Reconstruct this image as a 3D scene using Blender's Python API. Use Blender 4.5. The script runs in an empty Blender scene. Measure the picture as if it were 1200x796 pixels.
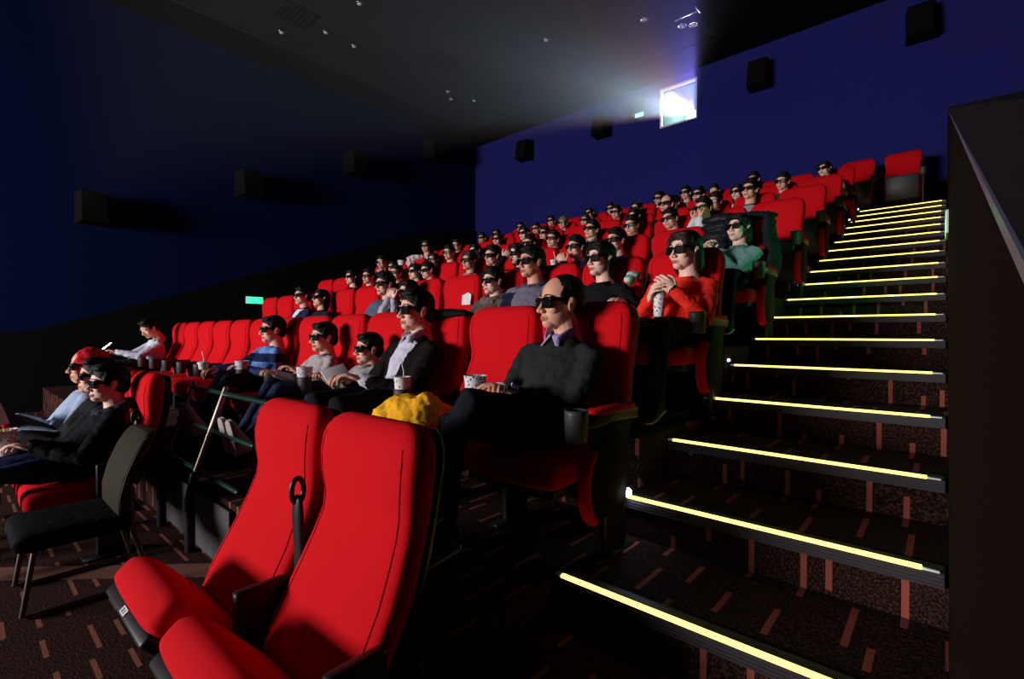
import bpy, bmesh, math, random
import numpy as np
from mathutils import Vector, Matrix, noise, Euler
C = bpy.context.scene.collection
R = random.Random(7)
PI = math.pi

# ------------------------------------------------------------------ camera
F_PX, YAW, PIT, CAM_Z = 574.6, .7229, -.01084, 1.26
cd = bpy.data.cameras.new('camera'); cam = bpy.data.objects.new('camera', cd); C.objects.link(cam)
cd.sensor_width = 36; cd.lens = F_PX / 1200 * 36; cd.clip_start = .002; cd.clip_end = 100
cam.location = (0, 0, CAM_Z); cam.rotation_euler = (PI / 2 + PIT, 0, YAW)
sc = bpy.context.scene; sc.camera = cam
sc.view_settings.view_transform = 'Standard'; sc.view_settings.look = 'None'
sc.view_settings.gamma = 1; sc.view_settings.use_curve_mapping = False
sc.view_settings.exposure = 0
sc.cycles.use_denoising = True
sc.cycles.volume_step_rate = 1.0; sc.cycles.max_bounces = 6; sc.cycles.volume_bounces = 0
sc.cycles.sample_clamp_indirect = 4
# ------------------------------------------------------------------ world and lights
w = bpy.data.worlds.new('world'); sc.world = w; w.use_nodes = True
w.node_tree.nodes['Background'].inputs[0].default_value = (.35, .5, 1, 1)
w.node_tree.nodes['Background'].inputs[1].default_value = .0015

def area(name, loc, target, sx, sy, power, col, spread=PI):
    l = bpy.data.lights.new(name, 'AREA'); l.shape = 'RECTANGLE'; l.size = sx; l.size_y = sy
    l.energy = power; l.color = col; l.spread = spread
    o = bpy.data.objects.new(name, l); C.objects.link(o); o.location = loc
    o.rotation_euler = (Vector(target) - Vector(loc)).to_track_quat('-Z', 'Y').to_euler()
    return o
area('screen_light', (-7.4, -10, 2.6), (-4, 4, 1.8), 4.2, 1.9, 1750, (1, .93, .95))

# ------------------------------------------------------------------ materials
def mat(name, col, rough=.7, metal=0, spec=.5, emis=None, estr=1, bump=None, sheen=0, sss=0):
    m = bpy.data.materials.new(name); m.use_nodes = True; nt = m.node_tree; b = nt.nodes['Principled BSDF']
    b.inputs['Base Color'].default_value = (*col, 1); b.inputs['Roughness'].default_value = rough
    b.inputs['Metallic'].default_value = metal; b.inputs['Specular IOR Level'].default_value = spec
    if sheen: b.inputs['Sheen Weight'].default_value = sheen
    if emis: b.inputs['Emission Color'].default_value = (*emis, 1); b.inputs['Emission Strength'].default_value = estr
    # subtle procedural variation on everything
    tc = nt.nodes.new('ShaderNodeTexCoord'); nz = nt.nodes.new('ShaderNodeTexNoise')
    nz.inputs['Scale'].default_value = (bump[0] if bump else 14); nz.inputs['Detail'].default_value = 3
    nt.links.new(tc.outputs['Object'], nz.inputs['Vector'])
    mx = nt.nodes.new('ShaderNodeMix'); mx.data_type = 'RGBA'
    mx.inputs[6].default_value = (*[c * .86 for c in col], 1); mx.inputs[7].default_value = (*[min(1, c * 1.12) for c in col], 1)
    nt.links.new(nz.outputs[0], mx.inputs[0]); nt.links.new(mx.outputs[2], b.inputs['Base Color'])
    if bump:
        bp = nt.nodes.new('ShaderNodeBump'); bp.inputs['Strength'].default_value = bump[1]; bp.inputs['Distance'].default_value = bump[2]
        nt.links.new(nz.outputs[0], bp.inputs['Height']); nt.links.new(bp.outputs[0], b.inputs['Normal'])
    return m
M = {}
def cloth(name, col, rough=.85, folds=(22, .6, .01)):
    if name not in M: M[name] = mat(name, col, rough, spec=.08, bump=folds)
    return M[name]
M['red'] = mat('red_fabric', (.60, .004, .009), .9, spec=.12, bump=(420, .35, .002))
M['redseam'] = mat('red_seam', (.25, .003, .005), .9, spec=.1)
M['black'] = mat('black_plastic', (.012, .012, .013), .42, spec=.4)
M['shell'] = mat('black_shell', (.010, .010, .011), .35, spec=.35)
M['cuph'] = mat('grey_plastic', (.045, .042, .042), .5, spec=.4)
M['dark'] = mat('dark_paint', (.003, .003, .0035), .8, spec=.1)
M['chrome'] = mat('chrome', (.42, .34, .26), .42, metal=1)
M['darkchrome'] = mat('dark_chrome', (.16, .13, .11), .35, metal=1)
M['greenlit'] = mat('green_lit_pipe', (.004, .035, .02), .3, spec=.6)  # dark pipe, coloured green for the green light falling on it
M['alu'] = mat('dark_nosing', (.020, .015, .020), .6)
M['white'] = mat('white_plastic', (.8, .8, .8), .4)
M['paper'] = mat('white_paper', (.8, .8, .82), .8)
M['skin'] = mat('skin', (.86, .47, .33), .5, spec=.35, bump=(60, .08, .002))
M['skin2'] = mat('skin_warm', (.76, .38, .25), .5, spec=.35, bump=(60, .08, .002))
M['skin3'] = mat('skin_pale', (.92, .58, .46), .5, spec=.35, bump=(60, .08, .002))
M['lip'] = mat('lips', (.42, .10, .08), .45)
M['hair'] = mat('black_hair', (.005, .004, .0035), .6, spec=.2, bump=(150, .5, .003))
M['brownhair'] = mat('brown_hair', (.022, .009, .005), .55, spec=.3, bump=(150, .5, .003))
M['gframe'] = mat('glasses_black', (.004, .004, .004), .3, spec=.3)
M['lens'] = mat('glasses_lens', (.003, .003, .004), .28, spec=.2)
M['sole'] = mat('shoe_sole', (.35, .30, .27), .8)
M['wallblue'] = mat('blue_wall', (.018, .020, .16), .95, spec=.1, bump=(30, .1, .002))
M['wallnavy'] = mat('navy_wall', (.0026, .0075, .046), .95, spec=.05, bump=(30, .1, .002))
M['grey'] = mat('grey_board', (.06, .055, .055), .9)
M['eye'] = mat('eye_white', (.7, .7, .7), .2)

def emit(name, col, s):
    m = bpy.data.materials.new(name); m.use_nodes = True; nt = m.node_tree; nt.nodes.clear()
    e = nt.nodes.new('ShaderNodeEmission'); e.inputs[0].default_value = (*col, 1); e.inputs[1].default_value = s
    o = nt.nodes.new('ShaderNodeOutputMaterial'); nt.links.new(e.outputs[0], o.inputs[0]); return m
M['led'] = emit('yellow_led', (1, .62, .13), 3.6)
M['ledwhite'] = emit('white_led', (.75, .88, 1), 6)
M['star'] = emit('bright_led', (.6, .8, 1), 60)
M['exit'] = emit('green_exit', (.02, 1, .25), 3)
M['lamp'] = emit('projector_lamp', (.95, .95, 1), 60)
M['blip'] = emit('port_glow', (.45, .95, 1), 1.3)

def carpet(name, along, spacing=.17, seed=0., stripecol=(.27, .068, .048), fleck=(.07, .030, .020), sw=.019):
    m = bpy.data.materials.new(name); m.use_nodes = True; nt = m.node_tree; L = nt.links; b = nt.nodes['Principled BSDF']
    N = lambda t: nt.nodes.new(t)
    def mt(op, a, bb=None, c=None):
        n = N('ShaderNodeMath'); n.operation = op
        for i, x in enumerate((a, bb, c)):
            if x is None: continue
            if isinstance(x, (int, float)): n.inputs[i].default_value = x
            else: L.new(x, n.inputs[i])
        return n.outputs[0]
    g = N('ShaderNodeTexCoord'); s = N('ShaderNodeSeparateXYZ'); L.new(g.outputs['Object'], s.inputs[0])
    X, Y, Z = s.outputs
    if along == 'stairs': across, al = X, mt('ADD', Y, Z)
    else: across, al = Y, X
    u = mt('DIVIDE', mt('ADD', across, 30 + seed), spacing); cu = mt('FLOOR', u); fu = mt('SUBTRACT', u, cu)
    wn = N('ShaderNodeTexWhiteNoise'); wn.noise_dimensions = '1D'; L.new(cu, wn.inputs['W'])
    v = mt('ADD', mt('DIVIDE', mt('ADD', al, 30), .30), mt('MULTIPLY', wn.outputs[0], 7)); cv = mt('FLOOR', v); fv = mt('SUBTRACT', v, cv)
    w2 = N('ShaderNodeTexWhiteNoise'); w2.noise_dimensions = '2D'; cb = N('ShaderNodeCombineXYZ'); L.new(cu, cb.inputs[0]); L.new(cv, cb.inputs[1]); L.new(cb.outputs[0], w2.inputs['Vector'])
    off = mt('MULTIPLY', w2.outputs[0], .6)
    fu2 = mt('SUBTRACT', fu, off)
    a1 = mt('MULTIPLY', mt('GREATER_THAN', fu2, .05), mt('LESS_THAN', fu2, .05 + sw / spacing))
    ln = mt('ADD', .38, mt('MULTIPLY', w2.outputs[0], .45))
    a2 = mt('LESS_THAN', fv, ln)
    mask = mt('MULTIPLY', a1, a2)
    nz = N('ShaderNodeTexNoise'); nz.inputs['Scale'].default_value = 130; nz.inputs['Detail'].default_value = 2; L.new(g.outputs['Object'], nz.inputs['Vector'])
    rp = N('ShaderNodeValToRGB'); L.new(nz.outputs[0], rp.inputs[0])
    rp.color_ramp.elements[0].position = .45; rp.color_ramp.elements[0].color = (.007, .0035, .0035, 1)
    rp.color_ramp.elements[1].position = .7; rp.color_ramp.elements[1].color = (*fleck, 1)
    mx = N('ShaderNodeMix'); mx.data_type = 'RGBA'; L.new(mask, mx.inputs[0]); L.new(rp.outputs[0], mx.inputs[6]); mx.inputs[7].default_value = (*stripecol, 1)
    out = mx.outputs[2]
    if along == 'floor':   # the broad tan band woven into the carpet
        d = mt('ADD', mt('MULTIPLY', X, .69), mt('MULTIPLY', Y, -.72)); d = mt('ADD', d, 2.665); band = mt('LESS_THAN', mt('ABSOLUTE', d), .075)
        m2 = N('ShaderNodeMix'); m2.data_type = 'RGBA'; L.new(band, m2.inputs[0]); L.new(out, m2.inputs[6]); m2.inputs[7].default_value = (.22, .10, .07, 1); out = m2.outputs[2]
    L.new(out, b.inputs['Base Color']); b.inputs['Roughness'].default_value = .95; b.inputs['Specular IOR Level'].default_value = .1
    bp = N('ShaderNodeBump'); bp.inputs['Strength'].default_value = .4; bp.inputs['Distance'].default_value = .004; L.new(nz.outputs[0], bp.inputs['Height']); L.new(bp.outputs[0], b.inputs['Normal'])
    return m
M['carpet_stairs'] = carpet('stair_carpet', 'stairs', .135)
M['carpet_floor'] = carpet('floor_carpet', 'floor', .115, .06, (.30, .115, .075), (.12, .045, .028), .017)

def confetti():
    m = bpy.data.materials.new('confetti_paper'); m.use_nodes = True; nt = m.node_tree; b = nt.nodes['Principled BSDF']; L = nt.links
    g = nt.nodes.new('ShaderNodeTexCoord'); v = nt.nodes.new('ShaderNodeTexVoronoi'); v.inputs['Scale'].default_value = 75
    L.new(g.outputs['Object'], v.inputs['Vector'])
    lt = nt.nodes.new('ShaderNodeMath'); lt.operation = 'LESS_THAN'; lt.inputs[1].default_value = .36; L.new(v.outputs['Distance'], lt.inputs[0])
    sp = nt.nodes.new('ShaderNodeSeparateColor'); L.new(v.outputs['Color'], sp.inputs[0])
    r = nt.nodes.new('ShaderNodeValToRGB'); r.color_ramp.interpolation = 'CONSTANT'; e = r.color_ramp.elements
    e[0].color = (.02, .02, .05, 1); e[1].position = .3; e[1].color = (.5, .03, .04, 1)
    for p, c in ((.5, (.03, .08, .3, 1)), (.65, (.25, .12, .1, 1)), (.8, (.8, .8, .8, 1))): x = e.new(p); x.color = c
    L.new(sp.outputs[0], r.inputs[0])
    mx = nt.nodes.new('ShaderNodeMix'); mx.data_type = 'RGBA'; L.new(lt.outputs[0], mx.inputs[0]); mx.inputs[6].default_value = (.82, .8, .8, 1); L.new(r.outputs[0], mx.inputs[7])
    L.new(mx.outputs[2], b.inputs['Base Color']); b.inputs['Roughness'].default_value = .6; return m
M['confetti'] = confetti()

def glassy():
    m = bpy.data.materials.new('port_glass'); m.use_nodes = True; nt = m.node_tree; nt.nodes.clear(); L = nt.links
    t = nt.nodes.new('ShaderNodeBsdfTransparent'); g = nt.nodes.new('ShaderNodeBsdfGlossy'); g.inputs['Roughness'].default_value = .05
    mx = nt.nodes.new('ShaderNodeMixShader'); mx.inputs[0].default_value = .06; o = nt.nodes.new('ShaderNodeOutputMaterial')
    L.new(t.outputs[0], mx.inputs[1]); L.new(g.outputs[0], mx.inputs[2]); L.new(mx.outputs[0], o.inputs[0]); return m
M['glass'] = glassy()

# ------------------------------------------------------------------ mesh helpers
class MB:
    def __init__(s): s.v = []; s.f = []; s.mi = []; s.n = 0
    def add(s, vs, fs, m=0):
        s.f += [tuple(i + s.n for i in f) for f in fs]; s.v.append(np.asarray(vs, float).reshape(-1, 3)); s.n += len(vs); s.mi += [m] * len(fs); return s
    def box(s, a, b, m=0, bev=0):
        x0, y0, z0 = a; x1, y1, z1 = b
        if bev <= 0:
            v = [(x, y, z) for x in (x0, x1) for y in (y0, y1) for z in (z0, z1)]
            return s.add(v, [(0, 1, 3, 2), (4, 6, 7, 5), (0, 4, 5, 1), (2, 3, 7, 6), (0, 2, 6, 4), (1, 5, 7, 3)], m)
        bm = bmesh.new(); bmesh.ops.create_cube(bm, size=1)
        for q in bm.verts: q.co = Vector(((x0 + x1) / 2 + q.co.x * (x1 - x0), (y0 + y1) / 2 + q.co.y * (y1 - y0), (z0 + z1) / 2 + q.co.z * (z1 - z0)))
        bmesh.ops.bevel(bm, geom=bm.edges[:], offset=bev, segments=2, profile=.6, affect='EDGES')
        bm.verts.index_update(); s.add([tuple(q.co) for q in bm.verts], [[q.index for q in f.verts] for f in bm.faces], m); bm.free(); return s
    def rings(s, rs, m=0, cap=True):
        n = len(rs[0]); vs = np.concatenate([np.asarray(r) for r in rs]); fs = []
        for i in range(len(rs) - 1):
            for j in range(n):
                k = (j + 1) % n; fs.append((i * n + j, i * n + k, (i + 1) * n + k, (i + 1) * n + j))
        if cap: fs.append(tuple(range(n - 1, -1, -1))); fs.append(tuple((len(rs) - 1) * n + j for j in range(n)))
        return s.add(vs, fs, m)
    def ell(s, c, r, rot=None, n=16, m=0):
        rs = []
        for i in range(1, n):
            t = PI * i / n; rs.append([(math.sin(t) * math.cos(2 * PI * j / (2 * n)), math.sin(t) * math.sin(2 * PI * j / (2 * n)), -math.cos(t)) for j in range(2 * n)])
        rs = [np.array(q) * np.array(r) for q in rs]
        if rot is not None: rs = [q @ np.array(rot).T for q in rs]
        return s.rings([q + np.array(c) for q in rs], m)
    def tube(s, pts, rad, n=10, m=0, round_ends=True, flat=None):
        pts = [np.array(p, float) for p in pts]
        if isinstance(rad, (int, float)): rad = [rad] * len(pts)
        if round_ends:
            d0 = pts[0] - pts[1]; d0 /= np.linalg.norm(d0); d1 = pts[-1] - pts[-2]; d1 /= np.linalg.norm(d1)
            P = []; Q = []
            for a in (.97, .75, .4): P.append(pts[0] + d0 * rad[0] * a); Q.append(rad[0] * math.sqrt(1 - a * a))
            P += pts; Q += list(rad)
            for a in (.4, .75, .97): P.append(pts[-1] + d1 * rad[-1] * a); Q.append(rad[-1] * math.sqrt(1 - a * a))
            pts, rad = P, Q
        rs = []; up = None
        for i, p in enumerate(pts):
            d = pts[min(i + 1, len(pts) - 1)] - pts[max(i - 1, 0)]; d = d / (np.linalg.norm(d) + 1e-12)
            if up is None: up = np.array((0, 0, 1.)) if abs(d[2]) < .8 else np.array((0, 1., 0))
            sd = np.cross(d, up); sd /= np.linalg.norm(sd) + 1e-12; up = np.cross(sd, d)
            fl = flat or (1, 1)
            rs.append([p + rad[i] * (sd * math.cos(2 * PI * j / n) * fl[0] + up * math.sin(2 * PI * j / n) * fl[1]) for j in range(n)])
        return s.rings(rs, m)
    def lathe(s, prof, c=(0, 0, 0), n=24, m=0):
        return s.rings([[(c[0] + r * math.cos(2 * PI * j / n), c[1] + r * math.sin(2 * PI * j / n), c[2] + z) for j in range(n)] for r, z in prof], m)
    def mesh(s, name='m', smooth=True):
        me = bpy.data.meshes.new(name); V = np.concatenate(s.v) if s.v else np.zeros((0, 3))
        me.from_pydata([tuple(p) for p in V.tolist()], [], s.f)
        if any(s.mi): me.polygons.foreach_set('material_index', s.mi)
        me.update()
        bm = bmesh.new(); bm.from_mesh(me); bmesh.ops.recalc_face_normals(bm, faces=bm.faces[:]); bm.to_mesh(me); bm.free()
        if smooth: me.polygons.foreach_set('use_smooth', [True] * len(me.polygons))
        return me
    def obj(s, name, mats, parent=None, smooth=True, auto=True):
        return link(name, s.mesh(name, smooth), mats, parent, auto and smooth)
_sm = {}
def link(name, me, mats, parent=None, auto=False, loc=None):
    o = bpy.data.objects.new(name, me); C.objects.link(o)
    if not isinstance(mats, (list, tuple)): mats = [mats]
    if len(me.materials) == 0:
        for m in mats: me.materials.append(m)
    else:
        for i, m in enumerate(mats):
            if me.materials[i] != m: o.material_slots[i].link = 'OBJECT'; o.material_slots[i].material = m
    if parent: o.parent = parent
    if auto:
        try: me.set_sharp_from_angle(angle=math.radians(40))
        except Exception: pass
    if loc: o.location = loc
    return o
def arr(me):
    V = np.empty(len(me.vertices) * 3); me.vertices.foreach_get('co', V); V = V.reshape(-1, 3)
    return V, [tuple(p.vertices) for p in me.polygons]
def remesh(mb, vox, smooth=3, fac=.5):
    """union of all the shapes in mb as one closed skin -> (verts, faces)"""
    me = mb.mesh('tmp'); o = bpy.data.objects.new('tmp', me); C.objects.link(o)
    r = o.modifiers.new('r', 'REMESH'); r.mode = 'VOXEL'; r.voxel_size = vox
    if smooth: q = o.modifiers.new('s', 'SMOOTH'); q.factor = fac; q.iterations = smooth
    dg = bpy.context.evaluated_depsgraph_get(); ev = o.evaluated_get(dg); m2 = ev.to_mesh(); res = arr(m2); ev.to_mesh_clear()
    bpy.data.objects.remove(o); bpy.data.meshes.remove(me); return res
def tag(o, label, cat, group=None, kind=None):
    o['label'] = label
    if cat: o['category'] = cat
    if group: o['group'] = group
    if kind: o['kind'] = kind
    return o
def empty(name, loc=(0, 0, 0), rz=0):
    o = bpy.data.objects.new(name, None); o.empty_display_size = .1; C.objects.link(o); o.location = loc; o.rotation_euler = (0, 0, rz); return o
def struct(name, mb, m, label=None, smooth=False):
    o = mb.obj(name, m, smooth=smooth); o['kind'] = 'structure'
    if label: o['label'] = label
    return o
ORD = ['first', 'second', 'third', 'fourth', 'fifth', 'sixth', 'seventh', 'eighth', 'ninth', 'tenth', 'eleventh', 'twelfth', 'thirteenth', 'fourteenth', 'fifteenth', 'sixteenth', 'seventeenth', 'eighteenth']

# ------------------------------------------------------------------ layout of the hall
XL, XR, YB, ZC = -11.11, 3.0, 10.85, 7.15
PX, PY, DZ = .515, 1.135, .39
SX = lambda j: -1.24 - PX * j          # seat centre
SY = lambda k: .78 + PY * k            # plane of the backrest tops
SZ = lambda k: DZ * k                  # platform level
NY, NZ, NT, NR = 1.427, .398, .4728, .164

# ------------------------------------------------------------------ structure
f = MB().box((XL - .3, -9, -.2), (XR, .93, 0)); struct('floor', f, M['carpet_floor'], 'dark brown carpet with tan dashes on the front floor')
for k in range(1, 9):
    f = MB().box((XL, .93 + PY * (k - 1), 0), (-1.04, .93 + PY * k if k < 8 else YB, SZ(k)), 0)
    struct('floor', f, M['carpet_stairs'], 'raised carpeted tier under the %s row of seats' % ORD[k])
st = MB()
for i in range(-2, 18):
    y1 = NY + NT * (i + 1) if i < 17 else YB
    st.box((-1.04, NY + NT * i, -.1), (.015, y1, NZ + NR * i))
struct('stairs', st, M['carpet_stairs'], 'carpeted aisle stairs climbing to the back row')
struct('floor', MB().box((.2, .48, -.1), (XR, YB, 0)), M['dark'])
# right parapet whose top follows the stairs, with a cap ledge
def sloped(x0, x1, y0, y1, lo, hi, sl=.345):
    m = MB(); v = []
    for x in (x0, x1):
        for y in (y0, y1):
            for z in (lo, hi): v.append((x, y, (z + sl * y) if z > -5 else 0))
    m.add(v, [(0, 1, 3, 2), (4, 6, 7, 5), (0, 4, 5, 1), (2, 3, 7, 6), (0, 2, 6, 4), (1, 5, 7, 3)]); return m
M['parapet'] = mat('parapet_panel', (.0075, .0036, .003), .95, spec=.03)
M['navycap'] = mat('parapet_cap', (.0022, .0025, .0055), .8, spec=.1)
struct('wall_right', sloped(.015, .16, -.6, YB, -9, 1.2225), M['parapet'], 'dark side wall along the stairs')
struct('trim_1', sloped(.0135, .17, -.6, YB, 1.2225, 1.258), M['navycap'], 'sloping cap rail on top of the stair side wall')
M['edge'] = mat('cap_highlight', (.10, .11, .17), .35, spec=.6)  # pale tone paints the bluish highlight along the cap
struct('trim_6', sloped(.0125, .0150, -.6, YB, 1.219, 1.2235), M['edge'], 'thin added line painting the bluish highlight under the cap rail')
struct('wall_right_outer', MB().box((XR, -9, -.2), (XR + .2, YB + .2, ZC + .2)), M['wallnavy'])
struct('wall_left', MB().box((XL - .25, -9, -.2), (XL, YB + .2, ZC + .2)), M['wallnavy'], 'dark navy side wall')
# black lower wall cladding that follows the tiers
cl = MB(); a = [(-9, -2.0), (.84, 1.326), (8.76, 4.154), (YB, 4.5)]
for (ya, za), (yb, zb) in zip(a[:-1], a[1:]):
    za_, zb_ = max(za, .9 if ya < 0 else za), zb
    cl.add([(XL, ya, -.1), (XL, yb, -.1), (XL, yb, zb_), (XL, ya, za_), (XL + .07, ya, -.1), (XL + .07, yb, -.1), (XL + .07, yb, zb_), (XL + .07, ya, za_)],
           [(0, 1, 2, 3), (4, 7, 6, 5), (0, 4, 5, 1), (1, 5, 6, 2), (2, 6, 7, 3), (3, 7, 4, 0)])
struct('trim_2', cl, M['dark'], 'black sloping lower cladding of the side wall')
# back wall with two projection ports
W1 = (-4.99, -4.13, 6.03, 6.93); W2 = (-5.84, -5.36, 6.42, 6.86)
bw = MB(); xs = sorted([XL, W2[0], W2[1], W1[0], W1[1], XR]); zs = sorted([-.2, W1[2], W2[2], W2[3], W1[3], ZC + .1])
for x0, x1 in zip(xs[:-1], xs[1:]):
    for z0, z1 in zip(zs[:-1], zs[1:]):
        cx, cz = (x0 + x1) / 2, (z0 + z1) / 2
        if any(q[0] < cx < q[1] and q[2] < cz < q[3] for q in (W1, W2)): continue
        bw.box((x0, YB, z0), (x1, YB + .22, z1))
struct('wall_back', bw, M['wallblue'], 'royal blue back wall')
# projection booth behind
M['booth'] = mat('booth_wall', (.45, .62, .62), .9)
bo = MB(); bo.box((-7, 13, 5.2), (-3, 13.1, 7.6)); bo.box((-7, YB + .22, 5.2), (-3, 13, 5.25)); bo.box((-7, YB + .22, 7.55), (-3, 13, 7.6)); bo.box((-3.02, YB + .22, 5.2), (-2.95, 13, 7.6)); bo.box((-7.05, YB + .22, 5.2), (-7, 13, 7.6)); bo.box((-5.22, YB + .22, 5.2), (-5.17, 13, 7.6))
struct('wall_booth', bo, M['booth'])
l = area('booth_lamp', (-4.6, 12.2, 7.4), (-4.6, 12.2, 5), .6, .3, 30, (.7, .95, 1))
for n, (q, t) in enumerate(((W1, .035), (W2, .02))):
    fr = MB(); x0, x1, z0, z1 = q
    for a_, b_ in (((x0, z0), (x0 + t, z1)), ((x1 - t, z0), (x1, z1)), ((x0 + t, z0), (x1 - t, z0 + t)), ((x0 + t, z1 - t), (x1 - t, z1))):
        fr.box((a_[0], YB - .015, a_[1]), (b_[0], YB + .1, b_[1]))
    o = struct('window_%d' % (n + 1), fr, M['white'] if n == 0 else M['dark'], 'projection port in the blue back wall' if n == 0 else 'small dark port beside the projection port')
    g = MB().box((x0 + t, YB + .04, z0 + t), (x1 - t, YB + .05, z1 - t)); g.obj('glass_pane', M['glass'], o, smooth=False)
# projector seen through the port
pr = empty('film_projector', (-4.42, 11.52, 5.32)); tag(pr, 'film projector with glaring white lens inside the projection port', 'projector')
MB().box((-.32, -.02, .55), (.32, .85, 1.05), bev=.04).obj('projector_body', M['cuph'], pr)
MB().box((-.1, .2, -.05), (.1, .6, .56), bev=.02).obj('pedestal', M['black'], pr)
MB().tube([(.12, -.02, .83), (.12, -.42, .83)], .18, n=24, round_ends=False).obj('lens_barrel', M['black'], pr)
ln = MB().lathe([(.001, 0), (.165, 0), (.17, .012), (.001, .03)], n=28).obj('lens_with_bloom', M['lamp'], pr)  # lens disc enlarged to include the bloom around the lamp
ln.rotation_euler = (PI / 2, 0, 0); ln.location = (.12, -.425, .83)
bl = MB().box((-5.66, YB + .06, 6.50), (-5.45, YB + .10, 6.59), bev=.01).obj('monitor_lamp', M['blip']); tag(bl, 'small pale cyan lamp glowing in the dark little port', 'lamp')

# ceiling of dark tiles, black perimeter band
def tilemat():
    m = mat('ceiling_tile', (.035, .034, .036), .9, spec=.1); nt = m.node_tree; b = nt.nodes['Principled BSDF']
    br = nt.nodes.new('ShaderNodeTexBrick'); br.offset = 0; br.inputs['Scale'].default_value = 1; br.inputs['Brick Width'].default_value = .6; br.inputs['Row Height'].default_value = .6
    br.inputs['Mortar Size'].default_value = .012; br.inputs['Color1'].default_value = (.022, .021, .023, 1); br.inputs['Color2'].default_value = (.018, .017, .019, 1); br.inputs['Mortar'].default_value = (.008, .008, .009, 1)
    tc = nt.nodes.new('ShaderNodeTexCoord'); nt.links.new(tc.outputs['Object'], br.inputs['Vector']); nt.links.new(br.outputs[0], b.inputs['Base Color']); return m
M['tile'] = tilemat()
struct('ceiling', MB().box((XL, -9, ZC), (XR, YB, ZC + .2)), M['tile'], 'dark tiled ceiling')
struct('trim_3', MB().box((XL, -9, ZC - .03), (-10.3, YB, ZC)), M['dark'], 'black band along the ceiling edge')
struct('trim_4', MB().box((-3.4, -9, ZC - .03), (XR, YB, ZC)), M['dark'], 'right strip of ceiling painted black for the dark beyond the beam')  # ceiling blackened where the beam's haze gives no light
struct('trim_5', MB().box((-10.3, YB - .9, ZC - .03), (-3.4, YB, ZC)), M['dark'], 'black band of ceiling above the back wall')

# ------------------------------------------------------------------ step nosings with light strips
for i in range(18):
    y, z = NY + NT * i, NZ + NR * i
    r = empty('step_nosing', (-.52, y, z))
    tag(r, 'glowing yellow strip nosing on the %s stair edge counted from the bottom' % ORD[i], 'step light', 'lit nosings of the aisle stairs')
    nb = MB().box((-.515, -.022, -.040), (.525, 0, .004)).box((-.515, 0, 0), (.525, .045, .006))
    for q in range(3): nb.box((-.515, -.025, -.036 + q * .011), (.525, -.021, -.031 + q * .011))
    nb.obj('nosing_profile', M['alu'], r, smooth=False)
    MB().box((-.49, -.024, .003), (.475, -.006, .0135), bev=.002).obj('light_strip', M['led'], r)
    MB().box((-.515, -.022, .003), (-.49, -.004, .013), bev=.002).obj('end_cap', M['white'], r)
    MB().box((.475, -.022, .003), (.515, -.010, .010), bev=.002).obj('end_cap', M['white'], r)
    if i in (1, 4, 6, 8, 13, 14, 15, 16, 17):
        lp = empty('aisle_lamp', (-1.045 if i > 1 else -1.0, y - .05, z + .035))
        tag(lp, 'tiny white aisle lamp at the left end of the %s step from the bottom' % ORD[i], 'lamp', 'small white lamps at the stair ends')
        MB().box((-.02, -.02, -.03), (.0, .02, .02), bev=.003).obj('lamp_housing', M['black'], lp)
        big = i == 1
        MB().ell((.012, -.005, .005), (.010, .010, .010) if not big else (.020, .018, .018), n=6).obj('bulb', M['star'] if big else M['ledwhite'], lp)
        if big: lp['label'] = 'dazzling white lamp at the left end of the second stair edge'

# ------------------------------------------------------------------ cinema seats
def srect(hw, d, n=28, e=.42, ef=.42):
    out = []
    for j in range(n):
        t = 2 * PI * j / n; c, s = math.cos(t), math.sin(t)
        out.append((hw * math.copysign(abs(c) ** e, c), d / 2 * math.copysign(abs(s) ** ef, s)))
    return out
PROF = [(.35, -.205, .225, .06), (.365, -.215, .238, .09), (.42, -.195, .243, .10), (.50, -.150, .243, .105), (.58, -.105, .240, .105), (.66, -.068, .231, .10), (.73, -.040, .224, .095),
        (.78, -.034, .226, .10), (.84, -.040, .236, .11), (.90, -.040, .241, .115), (.945, -.032, .238, .11), (.975, -.022, .228, .10), (.998, -.006, .208, .08), (1.013, .010, .178, .05), (1.018, .022, .150, .02)]
def yfront(z):
    for (z0, y0, *_), (z1, y1, *_) in zip(PROF[:-1], PROF[1:]):
        if z <= z1: return y0 + (y1 - y0) * (z - z0) / (z1 - z0)
    return 0
mb = MB(); mb.rings([[(x, yf + d / 2 + y, z) for x, y in srect(hw, d)] for z, yf, hw, d in PROF]); ME_back = mb.mesh('backrest')
mb = MB(); mb.rings([[(x, yf + d + .012 + y, z) for x, y in srect(hw * .93, .045)] for z, yf, hw, d in [(.20, -.16, .22, .09)] + PROF[:-2]]); ME_shell = mb.mesh('back_shell')
def seamline(sx, z0=.40, z1=.96):
    pts = []; n = 22
    for i in range(n + 1):
        z = z0 + (z1 - z0) * i / n
        hw = np.interp(z, [p[0] for p in PROF], [p[2] for p in PROF]); d = np.interp(z, [p[0] for p in PROF], [p[3] for p in PROF])
        xx = hw - .038; fy = d / 2 * (1 - min(1, (xx / hw)) ** (2 / .42)) ** (.42 / 2)
        yf = np.interp(z, [p[0] for p in PROF], [p[1] for p in PROF])
        pts.append((sx * xx, yf + d / 2 - fy - .0002, z))
    return pts
ME_seam = [MB().tube(seamline(s_), .0022, n=6).mesh('seam') for s_ in (-1, 1)]
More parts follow.
